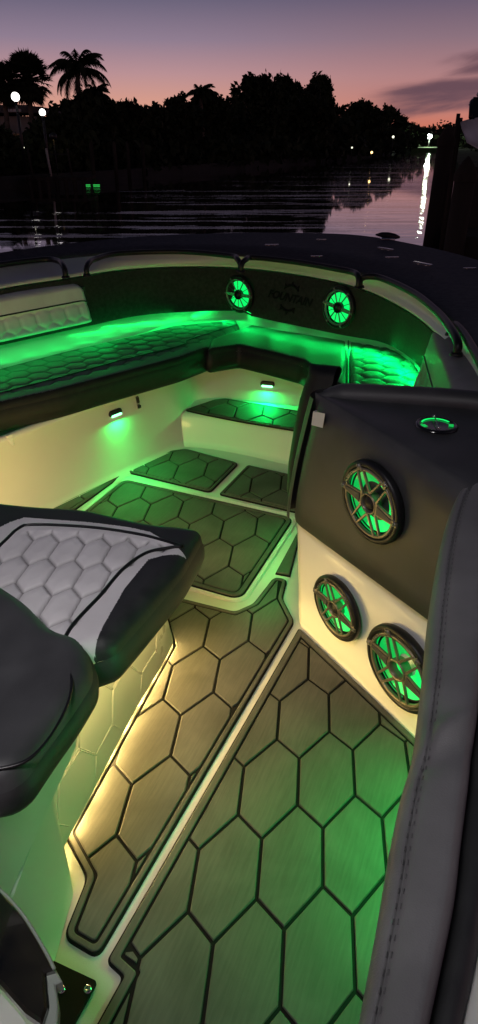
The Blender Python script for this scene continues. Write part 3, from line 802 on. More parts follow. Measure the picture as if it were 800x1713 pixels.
# lower body
bm = bmesh.new()
Lc = 1.25
def div(s): return e0[1]+(e1[1]-e0[1])*(s-e0[0])/(e1[0]-e0[0])
ns = 24
ss = [i/ns*Lc for i in range(ns+1)]
rows = []
for h, o_, df in ((0, .012, 0), (.012, .004, 0), (.03, 0, 0), (None, 0, 0)):
    rows.append([S(s, (div(s)-.006 if h is None else h), o_) for s in ss])
rows.append([S(s, div(s), -.010) for s in ss]); rows.append([S(s, div(s), -.03) for s in ss])
loft(bm, rows)
# rounded leading corner going round to the front face
nr = 10
def cornerP(h, k, rr=.05, off=0):
    a = k/nr*math.pi/2*1.1
    c = S(0, h)-cn*rr
    d = cn*math.cos(a)+(-cu_)*math.sin(a)
    q = c+d*rr
    return q
rows = []
for h in (0, .03, .2, div(0)):
    r_ = [cornerP(h, k) for k in range(nr+1)]
    r_.append(r_[-1]-cn*.5); rows.append(r_)
loft(bm, rows)
part('lower_body', bm, M['gel'], con, True)
# thin moulded trim along the division
bm = bmesh.new(); tube(bm, [S(s, div(s)-.004, -.001) for s in ss], .004, 6); part('trim', bm, M['gel'], con, True)
# upper panel: padded skin with rounded top edge, then horizontal top
def crest(s): return c0[1]+(c1[1]-c0[1])*(s-c0[0])/(c1[0]-c0[0])
bm = bmesh.new(); rows = []
ss2 = [-.02+i/40*(Lc+.02) for i in range(41)]
SH = lambda s, f_: s+(.125*f_**1.3)*(Lc-s)/(Lc+.02)
for f_, o_ in ((0, -.03), (0, .018), (.02, .028), (.2, .032), (.35, .033), (.5, .034), (.65, .034), (.8, .034), (.9, .030)):
    rows.append([S(SH(s, f_), div(s)*(1-f_)+crest(s)*f_, o_*min(1, (s+.03)/.05) if s < .03 else o_) for s in ss2])
top_dir = Vector((cn.x, cn.y, 0)).normalized()*-1
LPX = [(531, 668, .815), (560, 662, .825), (620, 664, .828), (700, 668, .832), (780, 674, .836), (900, 686, .84), (1100, 700, .85)]
lp = [at(x, y, z_) for x, y, z_ in LPX]
lpc = catmull([tuple(p) for p in lp], 60)
lpt = catmull([tuple(p) for p in lp], 41)
crst = [S(SH(s, 1), crest(s), .02) for s in ss2]
for f_, z_ in ((.02, .004), (.08, .008), (.3, .006), (.7, .002), (1, -.004)):
    rows.append([Vector(tuple(a_))*(1-f_)+Vector(tuple(b_))*f_+Vector((0, 0, z_)) for a_, b_ in zip(crst, lpt)])
loft(bm, rows)
# leading edge roll of the panel
rows2 = []
for k in range(9):
    a = k/8*math.pi*.75
    rows2.append([])
    for f_ in [j/14 for j in range(15)]:
        h = div(-.02)*(1-f_)+(crest(-.02)-.01)*f_
        c = S(SH(-.02, f_), h, -.02)
        rows2[-1].append(c+cn*(.045*math.cos(a))+(-cu_)*(.045*math.sin(a)))
loft(bm, rows2)
part('upholstered_panel', bm, M['vinyl_char'], con, True)
top_bvh = rows_bvh(rows)
# raised padded lip along the far edge of the top
bm = bmesh.new()
tube(bm, lpc, [.012+.020*min(1, i/5) for i in range(60)], 16)
part('top_lip', bm, M['vinyl_char'], con, True)
bm = bmesh.new()
wl = lpc[16:]
loft(bm, [[p+np.array([0, .025, .01]) for p in wl], [p*np.array([1, 1, 0])+np.array([0, .03, 0.02]) for p in wl]])
part('front_wall', bm, M['vinyl_black'], con, True)
# white tag on the leading edge
bm = bmesh.new()
tg = [onplane(x, y, P0+cn*.040, cn) for x, y in ((524, 688), (544, 692), (540, 716), (521, 711))]
loft(bm, [[tg[0]+cn*.0, tg[1]], [tg[3], tg[2]]]); loft(bm, [[tg[0]-cn*.012-cu_*.0, tg[0]], [tg[3]-cn*.012, tg[3]]])
part('label_tag', bm, M['tag'], con)
# cup holder: lit ring let into the top
cpt = top_bvh.ray_cast(Vector((0, 0, CAMH)), Vector(ray(730, 713)).normalized())[0]+Vector((0, 0, .001)); print('CUP', cpt)
cup = thing('cup_holder', 'green lit cup holder let into the top of the console', 'cup holder', cpt)
Mx = Matrix.Translation(cpt)
s = .044
bm = bmesh.new(); lathe(bm, [(s*.86, .003), (s*.92, .006), (s*1.05, .006), (s*1.1, .001)], Mx, 48); part('rim', bm, M['gloss'], cup, True)
bm = bmesh.new(); lathe(bm, [(s*.95, .003), (s*.5, .0025), (.001, .002)], Mx, 48); part('cup_wall', bm, M['gloss'], cup, True)
bm = bmesh.new(); lathe(bm, [(s*.72, .0042), (s*.72, .0055), (s*.80, .0055), (s*.80, .0042)], Mx@Matrix.Rotation(0, 4, 'Z'), 40, a0=R(20), a1=R(160)); part('glow_ring', bm, M['cone'], cup, True)
for a0, a1 in ((-32, -4), (184, 212)):
    bm = bmesh.new(); lathe(bm, [(s*.62, .0042), (s*.62, .005), (s*.86, .005), (s*.86, .0042)], Mx, 12, a0=R(a0), a1=R(a1))
    part('side_light', bm, M['conedim'], cup, True)
bm = bmesh.new(); tube(bm, [cpt+Vector((-.004, -.034, .009)), cpt+Vector((.003, .036, .010))], .0014, 8)
for q in (Vector((-.004, -.034, .009)), Vector((.003, .036, .010))):
    bmesh.ops.create_uvsphere(bm, u_segments=10, v_segments=8, radius=.0035, matrix=Matrix.Translation(cpt+q))
part('spindle', bm, M['steel'], cup, True)

# backrest pad of the forward console seat
bk = con
bm = bmesh.new()
rows = []
prof = [(490, 838, .34), (481, 815, .36), (484, 770, .43), (493, 715, .53), (503, 665, .63), (512, 636, .69), (517, 624, .710)]
for x, y, z_ in prof:
    p_ = at(x, y, z_)
    w1 = at(x+10, y+2, z_)
    dirr = Vector((.85, -.35, 0)).normalized()
    perp = Vector((-.35, -.85, 0)).normalized()
    rr = .05
    ring = []
    c = p_+dirr*rr
    for k in range(13):
        a = math.pi*(k/12)
        ring.append(c-dirr*rr*math.sin(a)+perp*rr*math.cos(a))
    ring = [ring[0]+dirr*.05]+ring+[ring[-1]+dirr*.05]
    rows.append(ring)
tp = rows[-1]; cc_ = sum((Vector(q) for q in tp[1:-1]), Vector((0, 0, 0)))/13
rows.append([q+(cc_-q)*np.array([0]).item()+Vector((0, 0, .012)) for q in tp])
mid = (tp[0]+tp[-1])/2
last = []
for i, q in enumerate(tp):
    j = len(tp)-1-i
    last.append((q*.75+tp[j]*.25)+Vector((0, 0, .028)))
rows.append(last); rows.append([(q+tp[len(tp)-1-i])/2+Vector((0, 0, .034)) for i, q in enumerate(tp)])
loft(bm, rows)
bo = rows[0]; f = bm.faces.new([bm.verts.new(q) for q in bo])
part('backrest_pad', bm, M['vinyl_deep'], bk, True)
bm = bmesh.new(); prism(bm, [(.22, 1.78), (.62, 1.62), (.66, 1.72), (.26, 1.86)], 0, .36); part('backrest_support', bm, M['gel'], bk)

# ------------------------------------------------------------------ right bolster (grey leather) with black band and white gelcoat
ZB = .80
Lx = [(778, 800), (757, 838), (738, 900), (721, 1000), (709, 1120), (694, 1240), (674, 1310), (655, 1400), (640, 1490), (620, 1600), (598, 1713), (570, 1850)]
Rx = [(850, 792), (838, 838), (828, 900), (822, 1000), (812, 1120), (797, 1240), (789, 1310), (778, 1400), (768, 1490), (746, 1600), (722, 1713), (692, 1850)]
nb = 150
Lp = catmull([tuple(at(x, y, ZB)) for x, y in Lx], nb); Rp = catmull([tuple(at(x, y, ZB+.02)) for x, y in Rx], nb)
bol = thing('bolster', 'long grey leather padded bolster nearest the camera on the right', 'bolster', tuple(at(680, 1400, ZB-.2)))
bm = bmesh.new(); rows = []
iw = int(nb*.52)
# where is pixel y 1240?
ds = [abs(Vector(p).y-at(690, 1240, ZB).y) for p in Lp]; iw = ds.index(min(ds))
ds = [abs(Vector(p).y-at(655, 1400, ZB).y) for p in Lp]; ib = ds.index(min(ds))
for u, zz in ((.85, -.20), (.30, -.085), (0.01, -.038), (.015, -.018), (.05, -.006), (.10, 0), (.16, .002), (.20, .003), (.24, -.0006), (.25, -.0016), (.26, -.0006), (.29, .003), (.4, .006), (.55, .008), (.7, .008), (.82, .007), (.86, .004), (.90, .001), (.95, -.006), (.985, -.02), (1.0, -.05), (1.0, -.2)):
    row = []
    for i in range(nb):
        p = Lp[i]*(1-u)+Rp[i]*u
        z_ = zz
        k = (i-iw)/2.4
        z_ += .010*math.exp(-((k+ (u-.3)*3.0)**2))*max(0, min(1, (u-.1)/.3))*max(0, min(1, (1.05-u)/.3)) - .006*math.exp(-((k-2.2+(u-.3)*2)**2))*(u > .0)
        if i < ib and u <= .0: p = p+np.array([-.004, 0, 0])
        endf = max(0, 1-i/7.)
        z_ -= .05*endf**2
        row.append(p+np.array([0, 0, z_]))
    rows.append(row)
loft(bm, rows)
part('leather_cover', bm, M['vinyl_bolster'], bol, True)
bm = bmesh.new()
for u in (.215, .285, ):
    for i in range(6, nb-1, 1):
        if i % 2: continue
        p = Vector(Lp[i]*(1-u)+Rp[i]*u)+Vector((0, 0, .0035)); q = Vector(Lp[i+1]*(1-u)+Rp[i+1]*u)+Vector((0, 0, .0035))
        tube(bm, [p, p*.3+q*.7], .0006, 5)
part('stitching', bm, M['stitch'], bol, True)
bb = thing('side_coaming', 'black rimmed white side coaming at the bottom right corner', 'coaming', tuple(at(760, 1600, ZB-.2)))
bm = bmesh.new()
K1 = [p+np.array([0.0, 0, -.03]) for p in Rp]
Kx = [(870, 792), (860, 838), (856, 900), (852, 1000), (846, 1120), (838, 1240), (834, 1310), (826, 1400), (814, 1490), (797, 1600), (773, 1713), (745, 1850)]
K2 = catmull([tuple(at(x, y, ZB-.012)) for x, y in Kx], nb)
loft(bm, [[p+np.array([-.01, 0, -.1]) for p in K1], K1, [a*.5+b*.5+np.array([0, 0, .012]) for a, b in zip(K1, K2)], K2, [p+np.array([.003, 0, -.03]) for p in K2]])
part('black_band', bm, M['vinyl_black'], bb, True)
bm = bmesh.new()
K3 = [p+np.array([.0, 0, -.01]) for p in K2]
loft(bm, [[p+np.array([0, 0, -.05]) for p in K3], K3, [p+np.array([.012, 0, .004]) for p in K3], [p+np.array([.25, 0, .01]) for p in K3]])
part('gelcoat_top', bm, M['gel'], bb, True)

# ------------------------------------------------------------------ left quilted seat
ZS = .55
so = [(-150, 855, .53), (-60, 838, .53), (55, 850, .53), (150, 856, .53), (255, 880, .53), (316, 902, .50), (341, 925, .47), (336, 948, .45), (308, 1000, .45), (248, 1075, .45), (196, 1138, .45), (160, 1148, .45), (60, 1200, .5), (-150, 1270, .5)]
SP = roundpoly([at(x, y, z_).xy for x, y, z_ in so], .03)
seat = thing('helm_chair', 'chair with pale quilted hexagon cushion and black bolster on white moulded base', 'chair', (-.45, 1.2, 0))
rp = [(306, 914), (280, 917), (243, 926), (205, 953), (168, 996), (120, 1048), (96, 1095), (60, 1160)]      # right piping
tpp = [(-30, 940), (8, 905), (30, 885), (55, 878), (150, 882), (228, 893), (270, 903), (306, 914)]                    # top piping
lb = [(312, 918), (270, 924), (248, 930), (208, 978), (172, 1040), (140, 1106), (110, 1180)]                # edge pale / black
tb = [(-60, 905), (15, 868), (40, 860), (150, 868), (215, 876), (250, 884), (312, 918)]
def pxpoly(*seqs): return [at(x, y, ZS+.01).xy for s_ in seqs for x, y in s_]
palepoly = pxpoly(tb, lb, [(-100, 1250), (-300, 1100)])
quiltpoly = pxpoly(tpp, rp, [(-100, 1200), (-300, 1050)])
def insd(x, y, P):
    d, _, _ = sdist(np.asarray(x, float).reshape(-1), np.asarray(y, float).reshape(-1), P); return d.reshape(np.shape(x))
def qS(x, y, d):
    dq = insd(x, y, quiltpoly)
    return quilt(x, y, R(-8), .066, .121, .0085)*np.clip((dq-.002)/.012, 0, 1)
regs = lambda x, y, d: np.where(insd(x, y, palepoly) > 0, 0, 1)
def sag(x, y): return -.05*np.clip((y-1.75)/.5, 0, 1)
cushion(seat, SP, .44, ZS, .04, .0032, qS, [M['stitched_pale_vinyl'], M['vinyl_black']], M['vinyl_black'], regions=regs, seam=lambda x, y, d: seamw(x, y, R(-8), .066, .121)*np.clip((insd(x, y, quiltpoly)-.001)/.004, 0, 1), snap=palepoly, names=('quilted_top', 'side_bolster'), bulge=.006)
line_on(seat, on(rp, ZS+.001), .0045, M['piping']); line_on(seat, on(tpp, ZS+.001), .0045, M['piping'])

# near black cushion
ZN = .60
no = [(-200, 960), (0, 1006), (50, 1040), (98, 1090), (140, 1101), (158, 1135), (160, 1165), (130, 1215), (90, 1270), (50, 1330), (20, 1350), (-200, 1380)]
NP_ = roundpoly([at(x, y, ZN-.07).xy for x, y in no], .03)
arm = thing('armrest_cushion', 'black padded cushion in front of the quilted seat at the left edge', 'cushion', tuple(at(60, 1200, .5)))
cushion(arm, NP_, .505, ZN, .038, .007, None, M['vinyl_char'], M['vinyl_black'], names=('top_cover', 'side_cover'), bulge=.008)
line_on(arm, on([(60, 1062), (98, 1096), (116, 1122), (120, 1150), (108, 1190), (80, 1238), (45, 1272), (0, 1286), (-60, 1290)], ZN-.004), .003, M['piping'])

# seat base (white moulded) with embossed hexagons
base = seat
bw_ = [(-.60, 1.56), (-.30, 1.62), (-.235, 1.63), (-.213, 1.56), (-.29, 1.30), (-.36, 1.02), (-.385, .93), (-.40, .85)]
bp_ = catmull([np.array(p) for p in bw_], 60)
bm = bmesh.new()
def offp(P, d):
    out = []
    for i, p in enumerate(P):
        a = P[min(i+1, len(P)-1)]-P[max(i-1, 0)]; a = a/np.linalg.norm(a); out.append(p+np.array([-a[1], a[0]])*d)
    return out
loft(bm, [[(*p, .028) for p in offp(bp_, -.03)], [(*p, .03) for p in offp(bp_, .0)], [(*p, .04) for p in offp(bp_, .004)], [(*p, .25) for p in offp(bp_, -.03)], [(*p, .42) for p in offp(bp_, -.05)]])
part('side_wall', bm, M['gel'], base, True)
bm = bmesh.new()
loft(bm, [[(*p, .0) for p in offp(bp_, -.03)], [(*p, .028) for p in offp(bp_, -.03)]])
part('kick_recess', bm, M['gel'], base, True)
# embossed hexagons on the side wall
bm = bmesh.new()
def wallpt(s, h):
    i = max(0, min(len(bp_)-1.001, s)); k = int(i); f_ = i-k
    g0, g1 = offp(bp_, .004), offp(bp_, -.03)
    a = g0[k]*(1-f_)+g0[k+1]*f_; b = g1[k]*(1-f_)+g1[k+1]*f_
    v = (h-.04)/.21; q = a*(1-v)+b*v
    return Vector((q[0], q[1], h))
G0, G1 = offp(bp_, .004), offp(bp_, -.03)
segl = np.linalg.norm(bp_[1]-bp_[0])
for cs in range(0, 8):
    for ch in range(0, 3):
        ccx = .16+cs*.145; cch = .10+ch*.15+(.075 if cs % 2 else 0)
        hx = [(ccx+.095*math.cos(R(60*k+0)), cch+.083*math.sin(R(60*k))) for k in range(6)]
        for k in range(6):
            (x0_, h0_), (x1_, h1_) = hx[k], hx[(k+1) % 6]
            pts = []
            for m_ in range(6):
                f_ = m_/5; hh_ = h0_*(1-f_)+h1_*f_; xx_ = x0_*(1-f_)+x1_*f_
                if .045 < hh_ < .40 and 0 < xx_/segl < 58: pts.append(wallpt(xx_/segl, hh_))
            if len(pts) > 1: tube(bm, pts, .0016, 5)
part('embossed_hexagons', bm, M['gel'], base, True)
# nearer block with ledge
bm = bmesh.new()
prism(bm, roundpoly([(-.352, .828), (-.385, .30), (-.9, .30), (-.9, .93), (-.42, .93)], .02), .002, .34, bev=.004)
part('lower_block', bm, M['gel'], base)
bm = bmesh.new()
prism(bm, roundpoly([(-.325, .93), (-.372, .60), (-.39, .30), (-.9, .30), (-.9, 1.3), (-.44, 1.3), (-.37, 1.02)], .02), .343, .505, bev=.01)
part('upper_ledge', bm, M['gel'], base)
bm = bmesh.new(); prism(bm, [(-.9, .9), (-.40, .92), (-.36, 1.10), (-.27, 1.5), (-.28, 1.55), (-.6, 1.6), (-.9, 1.6)], .25, .405); part('seat_pan', bm, M['gel'], base)
# warm strip light along the kick
lt = thing('strip_light', 'warm yellow strip light tucked under the edge of the seat base', 'strip light', (-.25, 1.4, .02))
bm = bmesh.new(); q_ = offp(bp_, -.022); loft(bm, [[(*p, .022) for p in q_[20:]], [(*p, .016) for p in q_[20:]]]); part('diffuser', bm, M['ledwarm'], lt)

# ------------------------------------------------------------------ bottom left: glossy cover, base plate
gc = thing('glossy_cover', 'glossy black curved cover at the bottom left corner', 'cover', tuple(at(40, 1600, .4)))
ZG = .40
g_in = [(0, 1645), (41, 1692), (69, 1713), (95, 1740), (120, 1800)]
g_out = [(-60, 1430), (0, 1488), (44, 1538), (82, 1602), (91, 1622)]
gp = [at(x, y, ZG).xy for x, y in [(-200, 1300), (-60, 1430), (0, 1488), (24, 1512), (44, 1538), (65, 1572), (82, 1602), (91, 1621), (74, 1626), (76, 1648), (79, 1683), (70, 1712), (41, 1692), (0, 1645), (-200, 1480)]]
bm = bmesh.new(); prism(bm, gp, ZG-.02, ZG, bev=.004); part('shell', bm, M['gloss'], gc)
line_on(gc, [at(x, y, ZG+.001) for x, y in [(-60, 1430), (0, 1488), (24, 1512), (44, 1538), (65, 1572), (82, 1602), (91, 1621)]], .0025, M['palegrn'], 'rim_edge', 40)
bm = bmesh.new(); prism(bm, [at(x, y, ZG-.01).xy for x, y in [(74, 1622), (92, 1618), (104, 1640), (92, 1645), (97, 1680), (95, 1720), (90, 1790), (60, 1790), (72, 1715), (80, 1683), (77, 1648)]], ZG-.035, ZG-.012, bev=.002)
part('bracket', bm, M['palegrn'], gc)
bm = bmesh.new(); prism(bm, [at(x, y, .28).xy for x, y in [(-200, 1500), (0, 1640), (45, 1690), (80, 1740), (60, 1900), (-200, 1900)]], .2, .28, bev=.01); part('pedestal', bm, M['gel'], gc)
pt_ = thing('base_plate', 'black metal base plate screwed to the white floor', 'plate', tuple(at(120, 1670, 0)))
bm = bmesh.new(); prism(bm, roundpoly(X([(60, 1596), (164, 1645), (80, 1800), (0, 1760)]), .008), .001, .009, bev=.001); part('plate', bm, M['emboss'], pt_)
for x, y in ((103, 1655), (147, 1655)):
    bm = bmesh.new(); q = at(x, y, .009); lathe(bm, [(.008, 0), (.007, .003), (.003, .0038), (.002, .001), (.0001, .001)], Matrix.Translation(q), 14); part('screw', bm, M['steel'], pt_, True)

# ------------------------------------------------------------------ courtesy lights, latch, hinge recess
def wallray(x, y, bvh):
    d = Vector(ray(x, y)).normalized(); p, n, _, _ = bvh.ray_cast(Vector((0, 0, CAMH)), d)
    if n.dot(d) > 0: n = -n
    return p, n
wl_ = rows_bvh([[(*p, .0) for p in lean(.002)], [(*p, .36) for p in lean(-.03)], [(*p, .42) for p in lean(-.03)]])
def courtesy(label, x, y):
    p, n = wallray(x, y, wl_); Mx = frame(p+n*.002, n)
    t = thing('courtesy_light', label, 'courtesy light', tuple(p), 'green courtesy lights')
    def pill(w, h, k=10):
        return [((w-h)/2*(1 if a < 90 or a > 270 else -1)+h/2*math.cos(R(a)), h/2*math.sin(R(a))) for a in [i*360/24 for i in range(24)]]
    bm = bmesh.new(); prism(bm, pill(.078, .030), 0, .010, Mx, bev=.003); part('housing', bm, M['blackmetal'], t)
    bm = bmesh.new(); prism(bm, [(q[0], q[1]-.011) for q in pill(.062, .011)], .004, .0125, Mx, bev=.001); part('lens', bm, M['ledcore'], t)
    lo = Mx@Vector((0, -.020, .03))
    area('courtesy_lamp', lo, lo+Vector((0, 0, -1))+n*.7, .05, GREEN, 2.3, .02)
    return p, n
courtesy('green courtesy light on the port bench base below the long cushion', 192, 690)
courtesy('green courtesy light on the riser above the bow step', 448, 642)
p, n = wallray(230, 673, wl_); Mx = frame(p+n*.002, n, R(4))
t = thing('latch', 'small stainless latch on the port bench base', 'latch', tuple(p))
bm = bmesh.new(); prism(bm, roundpoly([(-.009, -.032), (.009, -.032), (.009, .032), (-.009, .032)], .005), 0, .004, Mx, bev=.001); part('plate', bm, M['steel'], t)
bm = bmesh.new(); box(bm, (0, .012, .008), (.010, .026, .008), Mx, bev=.002); box(bm, (0, -.02, .009), (.013, .014, .010), Mx, bev=.002); part('catch', bm, M['blackmetal'], t)
p, n = wallray(188, 676, wl_); Mx = frame(p+n*.001, n)
t = thing('finger_pull', 'white moulded finger pull above the port courtesy light', 'handle', tuple(p))
bm = bmesh.new(); prism(bm, roundpoly([(-.05, .0), (.05, .0), (.058, .028), (-.058, .028)], .01), 0, .012, Mx, bev=.005); part('pull', bm, M['gel'], t)
p, n = wallray(18, 738, wl_)
t = thing('drain_bracket', 'small white bracket under the near end of the port bench cushion', 'bracket', tuple(p))
Mx = frame(p+n*.001, n)
bm = bmesh.new(); prism(bm, roundpoly([(-.008, -.005), (.003, -.02), (.007, -.02), (.010, .03), (-.02, .03)], .004), 0, .01, Mx, bev=.003); part('bracket', bm, M['gel'], t)

# ------------------------------------------------------------------ deck fittings
def cleat(label, x, y, ang, s=1.0):
    q = at(x, y, .90); t = thing('deck_cleat', label, 'cleat', tuple(q), 'stainless fittings on the bow deck')
    Mx = Matrix.Translation(q)@Matrix.Rotation(R(ang), 4, 'Z')@Matrix.Scale(s*.7, 4)
    bm = bmesh.new(); prism(bm, roundpoly([(-.07, -.012), (.07, -.012), (.07, .012), (-.07, .012)], .011), 0, .008, Mx, bev=.003); part('bar', bm, M['steel'], t)
    for sx in (-.03, .03):
        bm = bmesh.new(); lathe(bm, [(.009, -.003), (.008, .002), (.010, .004)], Mx@Matrix.Translation((sx, 0, 0)), 12)
        part('foot', bm, M['steel'], t, True)
cleat('small steel cleat at the middle of the bow deck', 455, 410, 5, .8)
cleat('small steel cleat near the outer bow edge above the left speaker', 538, 401, -10, .6)
cleat('slanting steel cleat on the starboard bow deck', 645, 417, -55, 1.1)
cleat('flat steel fitting beside the slanting cleat', 656, 431, 5, .7)
cleat('long slanting steel bar on the starboard deck', 707, 442, -60, 1.2)
cleat('steel fitting at the far right of the deck', 786, 449, 0, .6)
cleat('low steel fitting on deck above the grab rail', 530, 429, 0, .6)
q = at(648, 402, .9)
t = thing('navigation_light', 'dark bow light with chrome foot on the starboard bow edge', 'bow light', tuple(q))
bm = bmesh.new(); box(bm, (q.x, q.y, q.z+.008), (.08, .04, .014), bev=.005); part('foot', bm, M['steel'], t)
bm = bmesh.new(); tube(bm, [q+Vector((-.07, 0, .030)), q+Vector((-.035, 0, .030)), q+Vector((.0, 0, .026)), q+Vector((.04, 0, .020)), q+Vector((.07, 0, .016))], [.004, .014, .018, .016, .006], 12); part('body', bm, M['blackmetal'], t, True)

# ------------------------------------------------------------------ water and banks
bm = bmesh.new(); prism(bm, [(-900, -300), (900, -300), (900, 1800), (-900, 1800)], WATER-1.5, WATER)
tag(mesh_obj('water', bm, w), kind='structure')
bank_px = [(-420, 372), (-200, 340), (0, 318), (100, 310), (200, 302), (300, 292), (400, 284), (500, 275), (600, 265), (660, 255), (700, 246), (716, 240.5)]
shore = [at(x, y, WATER).xy for x, y in bank_px]
sh3 = [np.array([p.x, p.y]) for p in shore]
bm = bmesh.new()
nS = [Vector((p[0], p[1])) for p in sh3]
def outw(i):
    a = nS[min(i+1, len(nS)-1)]-nS[max(i-1, 0)]; a.normalize(); return Vector((-a.y, a.x))
rows = [[(nS[i].x+outw(i).x*d, nS[i].y+outw(i).y*d, z_) for i in range(len(nS))] for d, z_ in ((.0, WATER-.5), (0.0, WATER+.45), (.3, WATER+.47), (.3, WATER+.40), (6, .25), (30, .6), (120, 1.0), (400, 1.2))]
loft(bm, rows)
tag(mesh_obj('bank', bm, M['soil']), kind='structure')
bm = bmesh.new()
loft(bm, [[(nS[i].x-outw(i).x*d, nS[i].y-outw(i).y*d, z_) for i in range(len(nS))] for d, z_ in ((.05, WATER-.6), (.05, WATER+.46), (.05, WATER+.5), (-.35, WATER+.5), (-.35, WATER+.42))])
tag(mesh_obj('seawall', bm, M['concrete']), 'low concrete seawall along the far bank of the canal', 'seawall')
# far end ground closing the canal
bm = bmesh.new()
e = at(716, 240.5, WATER)
prism(bm, [(e.x-60, e.y), (e.x+400, e.y-60), (e.x+900, e.y+500), (e.x-200, e.y+700)], WATER-.5, .1)
tag(mesh_obj('far_shore', bm, M['soil']), kind='structure')
# starboard bank far right
rb = [at(x, y, WATER).xy for x, y in [(726, 240.2), (740, 250), (764, 290), (800, 340)]]
bm = bmesh.new()
rbp = [rb[0], rb[1], rb[2], rb[3], rb[3]+Vector((3, -12)), rb[3]+Vector((60, -12)), rb[0]+Vector((160, 10))]
prism(bm, rbp, WATER-.5, .15)
tag(mesh_obj('right_bank', bm, M['soil']), kind='structure')

def ztop(x, y, p):                         # height seen at pixel row y above the place p
    d = ray(x, y); r = math.hypot(p[0], p[1])
    return CAMH+d[2]*r/math.hypot(d[0], d[1])
def behind(x, back, y=None):               # place behind the shoreline; y = pixel row of the thing's top
    ys = np.interp(x, [q[0] for q in bank_px], [q[1] for q in bank_px]); p = at(x, ys, WATER).xy
    k = (p.length+back)/p.length; p = p*k
    return atd(x, y, p.length).xy if y is not None else p
rng = np.random.default_rng(3)
def leaves(bm, cx, cy, cz, rx, ry, rz, n, size, shell=.5, droop=0):
    u = rng.normal(size=(n, 3)); u /= np.linalg.norm(u, axis=1)[:, None]
    r = (1-shell*rng.random(n)**1.6)
    P = u*r[:, None]*np.array([rx, ry, rz])+np.array([cx, cy, cz])
    P += rng.normal(size=(n, 3))*size*.7
    A = rng.normal(size=(n, 3)); A /= np.linalg.norm(A, axis=1)[:, None]
    B = np.cross(A, rng.normal(size=(n, 3))); B /= np.linalg.norm(B, axis=1)[:, None]
    s = size*(.5+rng.random(n))
    for i in range(n):
        a, b = A[i]*s[i], B[i]*s[i]*.55
        vs_ = [bm.verts.new(P[i]-a), bm.verts.new(P[i]+b), bm.verts.new(P[i]+a), bm.verts.new(P[i]-b)]
        bm.faces.new(vs_)
def tree(label, x, back, top, halfw, n=2600, size=.22, base=None, lobes=9, name='broadleaf_tree', wisp=0, low=.12):
    p = behind(x, back, top+15); zt = ztop(x, top, p); g = .3
    dist = p.length; wd = halfw/F*math.cos(PITCH)*dist*1.05
    H = zt-g
    t = thing(name, label, 'tree', (p.x, p.y, g), 'trees along the far bank')
    bm = bmesh.new()
    tube(bm, [(p.x, p.y, g-.2), (p.x+.1, p.y, g+H*.3), (p.x-.05, p.y, g+H*.6), (p.x, p.y, g+H*.85)], [.03*H+.05, .022*H+.04, .014*H+.02, .02], 8)
    for k in range(6):
        a = rng.random()*6.28; q = Vector((p.x, p.y, g+H*(.3+.1*k*.5)))
        tube(bm, [q, q+Vector((math.cos(a)*wd*.4, math.sin(a)*wd*.4, H*.15)), q+Vector((math.cos(a)*wd*.8, math.sin(a)*wd*.7, H*.28))], [.012*H, .008*H, .01], 5, cap=False)
    part('trunk', bm, M['bark'], t, True)
    bm = bmesh.new()
    leaves(bm, p.x, p.y, g+H*.42, wd*.85, wd*.6, H*.42, n//2, size, .8)
    for k in range(lobes):
        a = -1+2*(k+.5)/lobes+rng.normal()*.08
        hh = (1-abs(a)**2.4*.42)*(.88+.14*rng.random())
        rz = H*(.10+.07*rng.random()); rx = wd*(.22+.12*rng.random())
        leaves(bm, p.x+a*wd*.82, p.y+rng.normal()*wd*.25, g+H*hh-rz, rx, rx, rz, n//lobes, size, .55)
    for k in range(wisp):
        a = rng.uniform(-1, 1); q = Vector((p.x+a*wd*.9, p.y, g+H*(.85-.3*abs(a))))
        e_ = q+Vector((rng.normal()*.3+.2*a, 0, H*rng.uniform(.05, .18)))
        leaves(bm, e_.x, e_.y, e_.z, .12+.1*size, .2, H*.05, 50, size*.8, .9)
        tube(bm, [q, e_], [.03, .01], 4, cap=False)
    part('crown', bm, M['leaf'], t)
    return t
def frond(bm, o, az_, up_, L, droop, lw, n=26):
    d = Vector((math.cos(az_), math.sin(az_), 0)); pts = []
    for i in range(n+1):
        s = i/n; ang = up_-droop*s**1.2
        pts.append((pts[-1]+(d*math.cos(ang)+Vector((0, 0, math.sin(ang))))*(L/n)) if pts else Vector(o))
    tube(bm, pts, [.035*(1-i/(n+1))+.006 for i in range(n+1)], 4, cap=False)
    side = Vector((-d.y, d.x, 0))
    for i in range(2, n+1):
        s = i/n; w_l = lw*math.sin(math.pi*min(1, s*.9+.1))**.6*(1.05-.45*s)
        tdir = (pts[i]-pts[i-1]).normalized()
        for sg in (-1, 1):
            for m_ in range(2):
                q = pts[i-1].lerp(pts[i], m_/2)
                e_ = q+side*sg*w_l*.75+tdir*w_l*.5+Vector((0, 0, -w_l*(.55+.5*rng.random())))
                wv = tdir*.035
                bm.faces.new([bm.verts.new(q-wv), bm.verts.new(q+wv), bm.verts.new(e_)])
